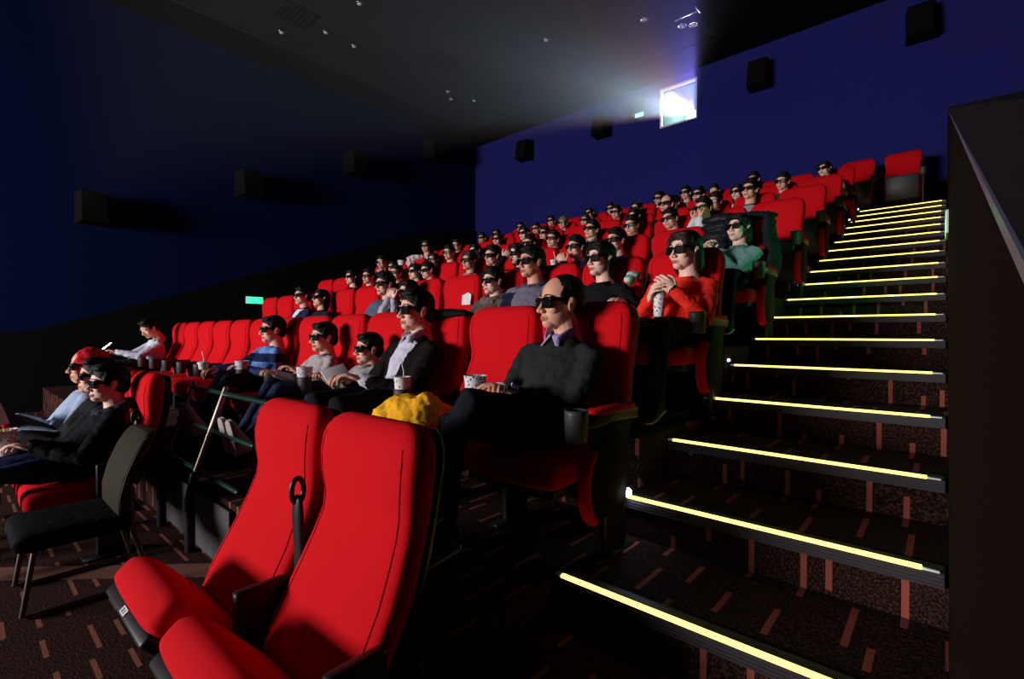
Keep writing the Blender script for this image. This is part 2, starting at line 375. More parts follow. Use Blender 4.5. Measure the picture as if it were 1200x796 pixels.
# cushion, hinge at origin, extends to -y when down
mb = MB(); ln_ = .40
mb.rings([[(x * wf, yy + 0 * x, z * th + zc) for x, z in srect(.232, .115)] for yy, wf, th, zc in
          [(.0, .80, .5, 0), (-.012, .95, .85, 0), (-.05, 1, 1, 0), (-.2, 1, 1, 0), (-.33, 1.0, 1.08, .0), (-.375, .99, 1.0, -.003), (-.398, .95, .75, -.006), (-.405, .85, .45, -.01)]]); ME_cush = mb.mesh('seat_cushion')
mb = MB().box((-.215, -.385, -.085), (.215, -.01, -.045), bev=.012); ME_pan = mb.mesh('seat_pan')
mb = MB().box((-.022, -.388, -.076), (.022, -.3845, -.058)); ME_tag = mb.mesh('number_tag', False)
mb = MB()
for x_ in (-.011, -.003, .009): mb.box((x_ - .0016, -.3888, -.073), (x_ + .0016, -.3879, -.061))
ME_dig = mb.mesh('numerals', False)
mb = MB()
mb.rings([[(x + PX / 2, y, zc + z) for x, z in srect(.024 * wf, .05 * wf)] for y, wf, zc in [(-.02, .5, .545), (-.03, 1, .545), (-.2, 1, .55), (-.40, 1, .545), (-.41, .6, .545)]]); ME_arm = mb.mesh('armrest')
mb = MB().lathe([(.036, 0), (.040, .004), (.043, .10), (.043, .115), (.037, .115), (.034, .02), (.001, .018)], (PX / 2, -.455, .485)); ME_cup = mb.mesh('cup_holder')
mb = MB().box((PX / 2 - .018, -.27, .02), (PX / 2 + .018, -.12, .53), bev=.012).box((PX / 2 - .03, -.33, 0), (PX / 2 + .03, -.08, .02)); ME_std = mb.mesh('stand')
# raised arm with an oval loop
mb = MB(); pts = []
mb.tube([(PX / 2, -.085, .40), (PX / 2, -.08, .58), (PX / 2, -.085, .70), (PX / 2, -.085, .742)], [.026, .024, .027, .022], n=12, flat=(1.15, .5))
lo_ = [(PX / 2, -.085 + .019 * math.cos(2 * PI * t / 20), .776 + .038 * math.sin(2 * PI * t / 20)) for t in range(21)]
mb.tube(lo_, .0085, n=8, round_ends=False); ME_loop = mb.mesh('raised_armrest')
# end panel on the aisle side
def endpanel(x0, x1, shrink=0):
    out = []
    zz = [(.175, -.15, -.33), (.19, -.13, -.365), (.24, -.12, -.39), (.32, -.11, -.395), (.39, -.11, -.38), (.43, -.12, -.34), (.50, -.09, -.30), (.53, -.07, -.28)]
    v = []; m = MB()
    prof = [(a_ , z) for z, a_, b_ in zz] + [(b_, z) for z, a_, b_ in reversed(zz)]
    cy = sum(p[0] for p in prof) / len(prof); cz = .33
    rs = [[(x, cy + (y - cy) * q, cz + (z - cz) * q) for y, z in prof] for x, q in ((x0, .93), (x0 + .006, 1), (x1 - .006, 1), (x1, .93))]
    m.rings(rs); return m
ME_panel = endpanel(PX / 2 - .03, PX / 2 + .025).mesh('end_panel')
mb = MB(); mb.tube([(PX / 2 - .002, y, z) for y, z in [(-.352, .175), (-.378, .20), (-.398, .25), (-.402, .32), (-.388, .385), (-.355, .42)]], .029, n=10, flat=(1.0, .7)); ME_pstrip = mb.mesh('front_pad')
mb = MB(); mb.rings([[(x + PX / 2 - .003, y, .577 + z) for x, z in srect(.03 * wf, .026 * wf)] for y, wf in [(-.05, .5), (-.06, 1), (-.33, 1), (-.345, .5)]]); ME_pad = mb.mesh('arm_pad')
SEATS = {}
def make_seat(k, j, loc, label, fold=None, arm='down', end=False, tagged=False, leftarm=False, group=None):
    r = empty('cinema_seat', loc); tag(r, label, 'seat', group or 'red seats of the %s row' % ORD[k])
    b = link('backrest', ME_back, M['red'], r)
    if k <= 2:
        for q in ME_seam: link('seam', q, M['redseam'], b)
    link('back_shell', ME_shell, M['shell'], r)
    c = link('seat_cushion', ME_cush, M['red'], r, loc=(0, -.155, .365)); p = link('seat_pan', ME_pan, M['black'], c)
    if fold: c.rotation_euler = (-math.radians(fold), 0, 0); c.location = (0, -.16, .20 if fold > 60 else .225)
    if tagged: link('number_tag', ME_tag, M['white'], c); link('numerals', ME_dig, M['black'], c)
    if arm == 'down':
        a_ = link('armrest', ME_arm, M['black'], r); link('cup_holder', ME_cup, M['cuph'], a_)
    elif arm == 'up' and j != 0: link('raised_armrest', ME_loop, M['black'], r)
    link('stand', ME_std, M['black'], r)
    if end:
        e = link('end_panel', ME_panel, M['dark'], r); link('front_pad', ME_pstrip, M['red'], e); link('arm_pad', ME_pad, M['red'], a_)
    if leftarm:
        a_ = link('armrest', ME_arm, M['black'], r, loc=(-PX, 0, 0)); link('cup_holder', ME_cup, M['cuph'], a_); link('stand', ME_std, M['black'], r, loc=(-PX, 0, 0))
    SEATS[(k, j)] = r
    return r
OCC = {}     # filled below by the people table, needed for the labels
PEOPLE = []
def P(k, j, X, dz, label, **kw): PEOPLE.append(dict(k=k, j=j, X=X, dz=dz, label=label, **kw)); OCC[(k, j)] = label

# ------------------------------------------------------------------ the audience, one line each (row, seat, head x, eye height)
G = 'people watching the film'
blk, dk, nv = (.010, .010, .012), (.03, .03, .033), (.014, .018, .045)
P(0, 5, -3.86, .96, 'person in black hooded jacket holding a popcorn tub at the front left', top=(.008, .008, .011), acc='hood', hair='short', legs='spread', tier=2, rh=(-.02, -.50, .63), lh=(.10, -.50, .63), leg=(.02, .03, .09), skin='skin3', yaw=10, hx=-.02)
P(0, 6, -4.28, .98, 'person in dark jacket mostly hidden behind front left popcorn holder', top=(.02, .02, .022), hair='short', leg=(.03, .035, .02), lh=(.05, -.52, .64), rh=(-.08, -.5, .62))
P(0, 7, -4.72, 1.03, 'person in light blue shirt and red hood, knees up, far front left', top=(.35, .45, .62), hood=(.5, .01, .02), hair='short', legs='up', leg=(.03, .035, .03), skin='skin2', rh=(-.05, -.5, .68), lh=(.12, -.5, .62))
P(1, 0, -1.27, 1.01, 'person in dark grey sweater and lilac collar, legs crossed, beside the stairs', top=(.021, .024, .024), collar=(.42, .36, .62), hair='receding', tier=3, legs='crossed', leg=(.010, .011, .016), lh=(-.02, -.455, .635), rh=(-.10, -.45, .63), cuff=(.6, .6, .75), skin='skin2', yaw=-3)
P(1, 2, -2.30, 1.01, 'person in black blazer over open white shirt beside empty seat', top=(.010, .008, .007), shirt=(.62, .60, .72), collar=(.6, .58, .70), hair='short', tier=3, leg=(.008, .008, .010), lh=(.0, -.50, .63), rh=(-.16, -.50, .62), yaw=4)
P(1, 3, -2.72, .78, 'small child in grey top beside person in black blazer', top=(.33, .30, .30), hair='kid', tier=3, leg=(.02, .025, .05), rh=(-.1, -.42, .60), lh=(.10, -.38, .62))
P(1, 4, -3.32, .85, 'smiling child in light grey sweater holding popcorn bucket', top=(.42, .38, .38), hair='kid', tier=3, legs='out', ox=.30, leg=(.02, .03, .07), lh=(.13, -.42, .62), rh=(-.14, -.46, .60), yaw=6)
P(1, 6, -4.20, .91, 'boy in blue and navy sweater with feet on the rail', top=(.13, .27, .62), stripe=(.01, .015, .05), hair='kid', tier=3, legs='out', leg=(.010, .013, .035), lh=(.18, -.42, .60), rh=(-.05, -.56, .60), yaw=-4)
P(1, 12, -7.40, .95, 'person in white shirt bent over a glowing phone at far left', top=(.62, .68, .78), hair='short', tier=2, glasses=False, pitch=-30, fwd=.16, lh=(.06, -.62, .66), rh=(-.04, -.63, .66), leg=(.015, .015, .02))
P(2, 0, -1.17, .98, 'person in bright red sweater sipping from a white cup', top=(.95, .035, .02), hair='bob', tier=3, leg=(.012, .012, .014), lh=(.075, -.43, .715), lhd=((-.65, -.25, .6), (-.6, .75, 0)), rh=(-.085, -.42, .675), rhd=((.45, -.5, .55), (.8, .3, 0)), haircol='brownhair', skin='skin3', yaw=-2, watch=True)
P(2, 1, -1.75, .99, 'person in black V-neck behind the grey sweater', top=(.010, .010, .012), hair='bob', tier=2, leg=blk, lh=(.27, -.30, .66), rh=(-.1, -.42, .60), skin='skin3', vneck=True)
P(2, 2, -2.36, 1.03, 'large person in grey hoodie with navy and maroon sleeves', top=(.16, .15, .21), stripe=(.012, .014, .04), hair='short', tier=2, leg=nv, wide=1.12, acc='hood2', skin='skin2')
P(2, 3, -2.74, .91, 'laughing person with fur-trimmed collar beside the large hoodie wearer', top=(.10, .08, .07), hair='short', tier=2, leg=blk, smile=True, skin='skin3', acc='fur')
P(2, 5, -3.86, .89, 'person with hands clasped to face under black hair', top=(.45, .42, .48), hair='bob', tier=2, leg=blk, lh=(-.02, -.34, .80), rh=(-.10, -.34, .82), roll=8, skin='skin3')
P(2, 6, -4.28, .99, 'person in slate blue checked hoodie leaning forward', top=(.10, .12, .20), hair='short', tier=2, leg=blk, acc='hood2')
P(2, 8, -5.62, .90, 'person with head tilted back beside child in white shirt', top=(.02, .02, .03), hair='bob', tier=1, leg=blk, pitch=12)
P(2, 9, -6.07, .96, 'child in white t-shirt and navy cardigan at left', top=(.02, .025, .06), shirt=(.8, .8, .8), hair='short', tier=1, leg=blk)
P(3, 0, -1.20, .91, 'person in teal sweater lying back in the black coat draped seat', top=(.16, .32, .30), hair='bob', tier=2, leg=(.008, .012, .03), lh=(-.08, -.40, .70), rh=(-.16, -.40, .72), skin='skin3', smile=True, pitch=6)
P(3, 2, -2.27, .95, 'person in royal blue top in third raised row', top=(.05, .10, .5), hair='short', tier=2, leg=blk)
P(3, 3, -2.71, .94, 'person in navy top holding a small white cup at chest', top=(.01, .014, .05), hair='short', tier=2, leg=blk, lh=(.02, -.36, .76), rh=(-.06, -.36, .76))
P(3, 4, -3.47, .96, 'person with hand to chin, elbow raised, black hair', top=blk, hair='bob', tier=1, leg=blk, rh=(-.10, -.32, .90), skin='skin3')
P(3, 5, -3.84, .98, 'person with thick black hair in black jacket beside chin leaner', top=blk, hair='short', tier=1, leg=blk)
P(3, 6, -4.22, .96, 'person wearing a dangling earring and pink top', top=(.5, .25, .25), hair='bob', haircol='brownhair', tier=1, leg=blk, skin='skin2')
P(3, 7, -4.98, .91, 'person in white blouse, front face of the tight trio', top=(.6, .58, .55), hair='short', tier=1, leg=blk)
P(3, 8, -5.24, .91, 'pale person squeezed in the middle of the tight trio', top=dk, hair='bob', tier=1, leg=blk, skin='skin3')
P(3, 9, -5.62, .93, 'person in black, leftmost of the tight trio', top=blk, hair='short', tier=1, leg=blk)
P(3, 10, -6.36, .94, 'person in navy jacket near the left end of fourth row', top=nv, hair='short', tier=1, leg=blk)
P(3, 11, -6.83, .96, 'slim person in black scoop-neck at the left of fourth row', top=blk, hair='bob', tier=1, leg=blk, skin='skin3')
P(4, 1, -1.88, 1.0, 'person in white shirt and dark vest with hand on mouth', top=(.75, .75, .8), hair='short', tier=1, leg=blk, lh=(-.02, -.32, .87), rh=(-.08, -.32, .86), fwd=.03)
P(4, 2, -2.25, .95, 'person peering over red seat beside the white shirt wearer', top=(.1, .07, .05), hair='short', tier=1, leg=blk, roll=-8)
P(4, 3, -2.71, .95, 'person in black top with white collar in fifth row', top=blk, collar=(.7, .7, .7), hair='short', tier=1, leg=blk)
P(4, 4, -3.25, .98, 'person with chin lifted and white collar below tall red backs', top=blk, collar=(.6, .6, .6), hair='short', tier=1, leg=blk, pitch=8)
P(4, 5, -3.83, .94, 'person in pale blue denim shirt behind an empty red seat', top=(.16, .22, .36), hair='short', tier=1, leg=blk)
P(4, 6, -4.22, .93, 'person in dark top just left of the denim shirt wearer', top=dk, hair='short', tier=1, leg=blk)
P(4, 8, -5.28, .94, 'pale person with black bob and pink top in fifth row', top=(.5, .2, .25), hair='bob', tier=1, leg=blk, skin='skin3')
P(4, 9, -5.88, .99, 'person in dark green sweater leaning back wide in seat', top=(.006, .07, .03), hair='short', tier=1, leg=blk, wide=1.1)
P(4, 10, -6.25, .91, 'short person half hidden beside the green sweater', top=(.5, .4, .4), hair='bob', tier=1, leg=blk)
P(4, 12, -7.36, .89, 'short person peeking from the left end of fifth row', top=(.5, .5, .5), hair='bob', tier=1, leg=blk)
P(4, 13, -7.75, 1.02, 'person in black with white shirt collar at far left end', top=blk, collar=(.7, .7, .75), hair='short', tier=1, leg=blk)
P(5, 1, -1.76, 1.04, 'broad-faced person in black with grey lapel, sixth row', top=blk, shirt=(.4, .38, .4), hair='short', tier=1, leg=blk)
P(5, 2, -2.17, .97, 'person with shining lenses and warm brown face', top=blk, hair='short', tier=1, leg=blk, skin='skin2')
P(5, 3, -2.80, 1.05, 'tall person in black coat with white and grey scarf', top=blk, shirt=(.6, .6, .68), hair='receding', tier=1, leg=blk)
P(5, 4, -3.26, .95, 'pale person just above the white collared sitter', top=blk, hair='bob', tier=1, leg=blk, skin='skin3')
P(5, 7, -4.84, .93, 'person with bright reflecting lenses in a red top', top=(.4, .02, .03), hair='short', tier=1, leg=blk)
P(5, 8, -5.28, .99, 'person in white collar near middle of sixth row', top=(.5, .5, .55), hair='bob', tier=1, leg=blk, skin='skin3')
P(5, 9, -5.89, .97, 'person in black cardigan left of middle, sixth row', top=blk, hair='bob', tier=1, leg=blk)
P(5, 11, -6.96, 1.0, 'person in light blue shirt in the sixth row left', top=(.4, .5, .6), hair='short', tier=1, leg=blk)
P(5, 13, -7.9, 1.09, 'upright person in white shirt with long black hair, left end', top=(.8, .75, .8), hair='bob', tier=1, leg=blk)
P(6, 1, -1.66, .99, 'person in charcoal scarf near stairs, seventh row', top=(.05, .05, .055), hair='short', tier=1, leg=blk)
P(6, 2, -2.24, .95, 'slim person in cream collar and dark cardigan', top=blk, shirt=(.6, .6, .55), hair='bob', tier=1, leg=blk, skin='skin3')
P(6, 3, -2.80, 1.02, 'person with raised chin and dark jacket against blue wall', top=dk, hair='short', tier=1, leg=blk, pitch=6)
P(6, 4, -3.18, .96, 'person low in seat with warm face near scarf wearer', top=dk, hair='short', tier=1, leg=blk, skin='skin2')
P(6, 5, -3.82, .99, 'person with pale forehead below bushy black hair', top=blk, hair='bob', tier=1, leg=blk, skin='skin3')
P(6, 6, -4.20, .99, 'person smiling beside the light sleeve, seventh row', top=(.1, .08, .1), hair='short', tier=1, leg=blk)
P(6, 7, -4.81, .94, 'person with brown hair low behind a red back', top=dk, hair='short', haircol='brownhair', tier=1, leg=blk)
P(6, 8, -5.30, .98, 'person in olive knitted cap in seventh row', top=(.3, .05, .05), hair='cap', tier=1, leg=blk)
P(6, 9, -5.92, .95, 'person with glinting lenses and black hair, mid left', top=blk, hair='short', tier=1, leg=blk)
P(6, 11, -6.98, .98, 'person dimly seen behind black cardigan wearer', top=blk, hair='bob', tier=1, leg=blk, skin='skin2')
P(6, 12, -7.40, .96, 'dim person at left end of seventh row', top=dk, hair='short', tier=1, leg=blk, skin='skin2')
P(7, 0, -1.35, .98, 'person in cream blouse with bright lenses by upper stairs', top=(.55, .50, .36), hair='bob', tier=1, leg=blk, skin='skin3')
P(7, 2, -2.33, 1.03, 'person whose forehead shows above the broad-faced sitter', top=blk, hair='short', tier=1, leg=blk, skin='skin2')
P(7, 3, -2.95, .96, 'person without visible glasses in black against the wall', top=blk, hair='short', tier=1, leg=blk, glasses=False)
P(7, 4, -3.45, 1.03, 'person with white glare on lenses, tallest of upper row', top=(.3, .2, .2), hair='short', tier=1, leg=blk)
P(7, 5, -3.95, 1.03, 'person in black above the empty red back, upper row', top=blk, hair='short', tier=1, leg=blk)
P(7, 7, -4.95, 1.0, 'person in mauve long sleeves in the upper row', top=(.35, .25, .35), hair='short', tier=1, leg=blk)
P(7, 8, -5.44, .99, 'small pale face in black, upper row near mauve sleeves', top=blk, hair='bob', tier=1, leg=blk, skin='skin3')
P(7, 10, -6.42, .98, 'person in red top left of middle in upper row', top=(.35, .02, .03), hair='short', tier=1, leg=blk)
P(7, 12, -7.30, .97, 'leftmost small face of the upper row', top=blk, hair='short', tier=1, leg=blk)
NSEAT = {0: [0, 1, 5, 6, 7, 8], 1: range(13), 2: range(13), 3: range(14), 4: range(14), 5: range(14), 6: range(13), 7: range(13)}
for k, js in NSEAT.items():
    js = list(js)
    for j in js:
        occ = (k, j) in OCC
        if k == 0 and j < 2: lab = 'large red seat in front row, ' + ('right one with seam facing left' if j == 0 else 'left one of the pair, cushion tipped up'); 
        else:
            lab = 'red seat in %s row, %s from the %s, %s' % (ORD[k], ORD[j if k else j - 3], 'stairs' if k else 'stairs beyond the gap', 'occupied' if occ else 'empty')
        fold = None if occ or k in (1, 2) else (48 if k == 0 else 78)
        if k == 0: make_seat(k, j, (SX(j), SY(k), 0), lab, fold, arm='up', tagged=j < 2)
        else: make_seat(k, j, (SX(j), SY(k), SZ(k)), lab, fold, end=(j == 0), leftarm=(j == js[-1]))
for n, x in enumerate((-.52, -1.12)):
    make_seat(8, n, (x, 10.12, NZ + NR * 17), ('rightmost' if n == 0 else 'second from right') + ' empty red seat at the top of the stairs, cushion up', 80, arm='down', group='red seats above the top stair', leftarm=(n == 1))

# ------------------------------------------------------------------ people
def rotm(yaw, pitch, roll): return np.array(Euler((math.radians(pitch), math.radians(roll), math.radians(yaw)), 'XYZ').to_matrix())
CACHE = {}
def head_mesh(tier, smile):
    key = ('head', tier, smile)
    if key in CACHE: return CACHE[key]
    m = MB(); n = 26 if tier == 3 else 16
    m.ell((0, .006, .026), (.0765, .094, .089), n=n)           # skull
    m.ell((0, -.030, -.050), (.060, .058, .060), n=n)         # jaw
    m.ell((0, -.058, -.090), (.030, .034, .025), n=12)        # chin
    m.ell((0, -.050, -.012), (.060, .040, .055), n=14)        # face
    for s in (-1, 1):
        m.ell((s * .038, -.060, -.032), (.024, .024, .024), n=10)
        m.ell((s * .030, -.079, .020), (.028, .012, .009), n=10)
        m.ell((s * .013, -.100, -.042), (.008, .010, .008), n=8)
        m.ell((s * .077, .004, -.012), (.009, .020, .031), rot=rotm(s * 22, 0, s * 6), n=10)
        m.ell((s * .084, .010, .003), (.007, .015, .015), rot=rotm(s * 28, 0, 0), n=8)
    m.tube([(0, -.086, .008), (0, -.098, -.018), (0, -.110, -.038)], [.008, .009, .0115], n=10)
    m.ell((0, -.082, -.066), (.026, .014, .016), n=8)
    m.ell((0, -.0925, -.0675), (.021, .0065, .0042), n=8); m.ell((0, -.0905, -.0765), (.018, .0072, .0050), n=8)
    m.tube([(0, .012, -.05), (0, .026, -.12), (0, .035, -.18)], [.056, .056, .064], n=18)   # neck
    V, Fc = remesh(m, {3: .0032, 2: .0042, 1: .0062}[tier], 3 if tier > 1 else 1)
    mi = []
    for f_ in Fc:
        c = V[list(f_)].mean(0); mi.append(1 if (abs(c[0]) < .024 and -.083 < c[2] < -.0625 and c[1] < -.0915 and abs(c[0]) / .024 + abs(c[2] + .072) / .014 < 1.25) else 0)
    CACHE[key] = (V, Fc, mi); return CACHE[key]
def hair_mesh(kind, tier):
    key = ('hair', kind, tier)
    if key in CACHE: return CACHE[key]
    m = MB(); n = 22
    if kind == 'receding':
        m.ell((0, .022, .040), (.083, .090, .085), n=n); m.ell((0, .055, -.012), (.070, .052, .066), n=14)
        for s in (-1, 1): m.ell((s * .068, -.010, .020), (.012, .036, .036), n=10)
    elif kind == 'cap':
        m.ell((0, .012, .048), (.087, .100, .080), n=n); m.ell((0, .045, -.005), (.080, .064, .072), n=14)
    else:
        m.ell((0, .013, .041), (.083, .097, .086), n=n); m.ell((0, .050, -.012), (.077, .060, .070), n=14)
        for s in (-1, 1):
            m.ell((s * .070, -.014, .022), (.013, .034, .040), n=10)
            m.ell((s * .030, -.052, .092), (.038, .030, .020), n=10)
        if kind == 'kid': m.ell((0, -.062, .078), (.052, .024, .020), n=12)
        if kind == 'short': m.ell((.02, -.02, .106), (.050, .055, .022), n=12)
        if kind == 'bob':
            m.ell((0, .050, -.070), (.086, .058, .090), n=16)
            for s in (-1, 1): m.ell((s * .079, .022, -.055), (.017, .042, .080), n=12); m.ell((s * .062, -.045, .050), (.022, .040, .045), n=12)
            m.ell((.0, -.055, .088), (.055, .028, .025), n=12)
    V, Fc = remesh(m, .0045 if tier > 1 else .007, 2)
    if kind != 'cap':
        V = V.copy()
        for i, p in enumerate(V):
            q = noise.noise(Vector((p[0] * 150, p[1] * 60, p[2] * 60))); d = p / (np.linalg.norm(p) + 1e-9); V[i] = p + d * q * .0022
    CACHE[key] = (V, Fc); return CACHE[key]
def hand_mesh(side, tier, curl):
    key = ('hand', side, tier > 1, curl)
    if key in CACHE: return CACHE[key]
    m = MB()      # wrist at origin, fingers to -y, palm down (-z), thumb on inner side
    m.ell((0, -.045, 0), (.038, .050, .014), n=12); m.tube([(0, .03, 0), (0, -.02, 0)], [.025, .026], n=12, flat=(1, .72))
    for i, (x, L_, r) in enumerate(((-.030, .072, .0078), (-.010, .080, .0082), (.010, .075, .0080), (.029, .060, .0070))):
        p = np.array((x * side, -.078 - .006 * (i in (1, 2)), .001)); a = 0; pts = [p + (0, .02, 0), p]
        for sg, fr in enumerate((.45, .30, .25)):
            a += math.radians(curl * (1, 1.1, .8)[sg]); p = p + np.array((x * side * .12, -math.cos(a), -math.sin(a))) * L_ * fr; pts.append(p)
        m.tube(pts, [r * 1.1, r * 1.08, r, r * .95, r * .8], n=8)
    t = np.array((-.030 * side, -.018, -.004))
    m.tube([t, t + (-.022 * side, -.024, -.012), t + (-.030 * side, -.048, -.022), t + (-.026 * side, -.068, -.028)], [.013, .0105, .0095, .008], n=8)
    V, Fc = remesh(m, .0028 if tier > 1 else .005, 2); CACHE[key] = (V, Fc); return CACHE[key]
def gl_mesh():
    fr = MB(); arc = lambda x: -.098 + .9 * x * x * 2.0
    # front bar rim with two holes built as outline tubes
    for s in (-1, 1):
        pts = [(.036 * s + .031 * math.copysign(abs(math.cos(t)) ** .6, math.cos(t)), 0, .0205 * math.copysign(abs(math.sin(t)) ** .6, math.sin(t)) - .004) for t in [2 * PI * q / 20 for q in range(21)]]
        fr.tube([(x, arc(x), z) for x, _, z in pts], .0042, n=6, round_ends=False)
        fr.tube([(s * .066, arc(.066), .012), (s * .078, -.075, .010), (s * .080, -.03, .006), (s * .080, .02, .002), (s * .078, .042, -.010)], [.0065, .0065, .0055, .004, .003], n=8, flat=(.5, 1.3))
    fr.tube([(-.010, arc(0) - .001, .006), (.010, arc(0) - .001, .006)], .0045, n=6)
    L_ = MB()
    for s in (-1, 1):
        g = []
        for q in range(20):
            t = 2 * PI * q / 20; x = .036 * s + .030 * math.copysign(abs(math.cos(t)) ** .6, math.cos(t)); z = .020 * math.copysign(abs(math.sin(t)) ** .6, math.sin(t)) - .004; g.append((x, z))
        L_.rings([[(x, arc(x) + o, z) for x, z in g] for o in (-.0012, .0012)])
    return fr.mesh('glasses'), L_.mesh('lens', False)
ME_gl, ME_lens = gl_mesh()
ME_eye = MB().ell((-.031, -.0755, 0), (.012, .012, .011), n=8).ell((.031, -.0755, 0), (.012, .012, .011), n=8).mesh('eyes')
def ik(sh, wr, la, lb, hint):
    sh, wr = np.array(sh), np.array(wr); d = wr - sh; L_ = np.linalg.norm(d)
    if L_ > (la + lb) * .985: wr = sh + d / L_ * (la + lb) * .985; d = wr - sh; L_ = np.linalg.norm(d)
    a = (la * la - lb * lb + L_ * L_) / (2 * L_); h = math.sqrt(max(la * la - a * a, 1e-6)); u = d / L_
    hv = np.array(hint, float); hv -= u * hv.dot(u); hv /= np.linalg.norm(hv) + 1e-9
    return sh + u * a + hv * h, wr
def noise_disp(V, amp, sc_):
    V = V.copy()
    for i, p in enumerate(V):
        V[i] = p + np.array(noise.noise_vector(Vector((p[0] * sc_ * 1.3, p[1] * sc_, p[2] * sc_ * 1.6)))) * amp
    return V
def make_person(d):
    k, j, tier = d['k'], d['j'], d.get('tier', 1); s = (d['dz'] - .42) / .61; s = min(max(s, .56), 1.1); hs = (.5 * s + .5 if s < .95 else min(s, 1.04)) * 1.05
    wide = d.get('wide', 1) * (1.0); cx = SX(j); off = max(-.2, min(.2, d['X'] - cx)); bx = off * .55; hx = off * .45 + d.get('hx', 0)
    fwd = d.get('fwd', 0); ay = -.27
    root = empty('person', (cx + bx, SY(k), SZ(k))); tag(root, d['label'], 'person', 'cinema audience in the %s row' % ORD[k])
    def T(x, y, z, lean=0):      # adult frame -> scaled about the seat contact
        t = max(0, (z - .5) / .5); return np.array((x * s * 1.0 + hx * t, ay + (y - ay) * s - fwd * t * 1.0, .42 + (z - .42) * s))
    clothV = MB(); bodyV = MB(); n = 24
    stn = [(-.30, .44, .13, .09), (-.305, .49, .172, .125), (-.275, .55, .165, .125), (-.235, .61, .155, .120), (-.20, .68, .165, .122), (-.175, .745, .178, .115), (-.16, .79, .165, .098), (-.15, .828, .118, .080)] + ([(-.145, .862, .078, .066), (-.142, .882, .066, .060)] if d.get('collar') else [(-.145, .848, .080, .064)])
    ring = lambda y, z, rx, ry: [T(rx * wide * math.cos(2 * PI * q / n), y + ry * math.sin(2 * PI * q / n), z) for q in range(n)]
    clothV.rings([ring(*a_) for a_ in stn])
    bodyV.rings([ring(y, z, rx * .85, ry * .85) for y, z, rx, ry in stn])
    hands = []
    for sd, key in ((1, 'lh'), (-1, 'rh')):
        wr = d.get(key, (sd * .12, -.47, .60)); sh = T(sd * .172 * wide, -.155, .79); wt = np.array(wr, float)
        wt = np.array((wt[0] + hx * .4, wt[1] - fwd * .2, wt[2]))
        up = wt[2] > .74
        el, wt = ik(sh, wt, .285 * s, .245 * s, (sd * (.45 if up else .8), .1 if up else .55, -1))
        r1, r2, r3 = .062 * s * (wide * .5 + .5), .052 * s, .038 * s
        clothV.tube([sh + (-sd * .03, 0, .0), sh, (sh + el) / 2, el, (el + wt) / 2, wt], [r1, r1, r1 * .92, r2, r2 * .88, r3], n=14)
        bodyV.tube([sh, el, wt], [r1 * .6, r2 * .6, .025 * s], n=10)
        u = (wt - el) / np.linalg.norm(wt - el); sde = np.cross(u, (0, 0, 1)); sde /= np.linalg.norm(sde); upv = np.cross(sde, u)
        if up:  # palm turned to the mouth / cup
            sde, upv = upv * -sd, sde * sd * -1
            if np.cross(sde, -u).dot(upv) < 0: sde = -sde
        if d.get(key + 'd'):
            u, pn = [np.array(q, float) for q in d[key + 'd']]; u /= np.linalg.norm(u); pn -= u * pn.dot(u); pn /= np.linalg.norm(pn); upv = -pn; sde = np.cross(-u, upv)
        Mx = np.stack([sde, -u, upv], 1)
        if np.linalg.det(Mx) < 0: Mx[:, 0] *= -1
        hV, hF = hand_mesh(sd, tier, 42 if up or d.get('grip') else 26); hV = (hV * (s * .5 + .5)) @ Mx.T + wt + u * .006
        hands.append((hV, hF))
        if d.get('cuff'): hands.append(None); cf = MB().tube([wt - u * .012, wt + u * .020], .041 * s, n=16, round_ends=False); cfo = cf.obj('shirt_cuff', cloth('cuff' + str(d['cuff']), d['cuff']), root)
        if d.get('watch') and sd == 1: MB().tube([wt + u * .012, wt + u * .024], .0295, n=16, round_ends=False).obj('wrist_watch', M['black'], root)
    # trousers
    legs = d.get('legs', 'normal'); tro = MB(); shoes = []
    tro.rings([ring(y, z, rx * 1.02, ry * 1.02) for y, z, rx, ry in [(-.30, .425, .12, .10), (-.305, .46, .165, .125), (-.30, .52, .176, .13), (-.28, .56, .168, .128)]])
    H = lambda sd: T(sd * .09, -.31, .50)
    ls = s
    def leg(sd, kn, an, toe):
        hp = H(sd); kn, an, toe = map(lambda q: np.array(q, float), (kn, an, toe))
        tro.tube([hp, hp * .45 + kn * .55, kn, kn * .6 + an * .4, an], [.088 * s, .078 * s, .062 * s, .056 * s, .044 * s], n=14)
        bodyV.tube([hp, kn, an], [.05 * s, .035 * s, .025 * s], n=8)
        shoes.append((an, toe))
    kz, flo = .42 + .11 * s, .075
    for sd in (-1, 1):
        if legs == 'crossed' and sd == 1: leg(1, (-.02, -.70, .625), (-.10, -.84, .27), (-.10, -1.01, .22)); continue
        if legs == 'out': ox = d.get('ox', .5); leg(sd, (sd * .07 + ox * .5, -.60, .53), (sd * .06 + ox, -.84, .26), (sd * .06 + ox, -.88, .46)); continue
        if legs == 'up' and sd == 1: leg(sd, (.10, -.66, .74), (.02, -.60, .34), (.02, -.80, .32)); continue
        kk = T(sd * (.12 if legs != 'spread' else .15), -.72, .53); kk[2] = kz
        leg(sd, kk, (kk[0], kk[1] - .03, max(flo + .02, kz - .41 * ls)), (kk[0] + sd * .02, kk[1] - .22, max(flo + .02, kz - .41 * ls) - .03))
    cv = .009 if tier > 1 else .014
    V, Fc = remesh(clothV, cv, 3)
    if tier > 1: V = noise_disp(V, .007, 16); V = noise_disp(V, .004, 34)
    fo = MB(); 
    mi = []
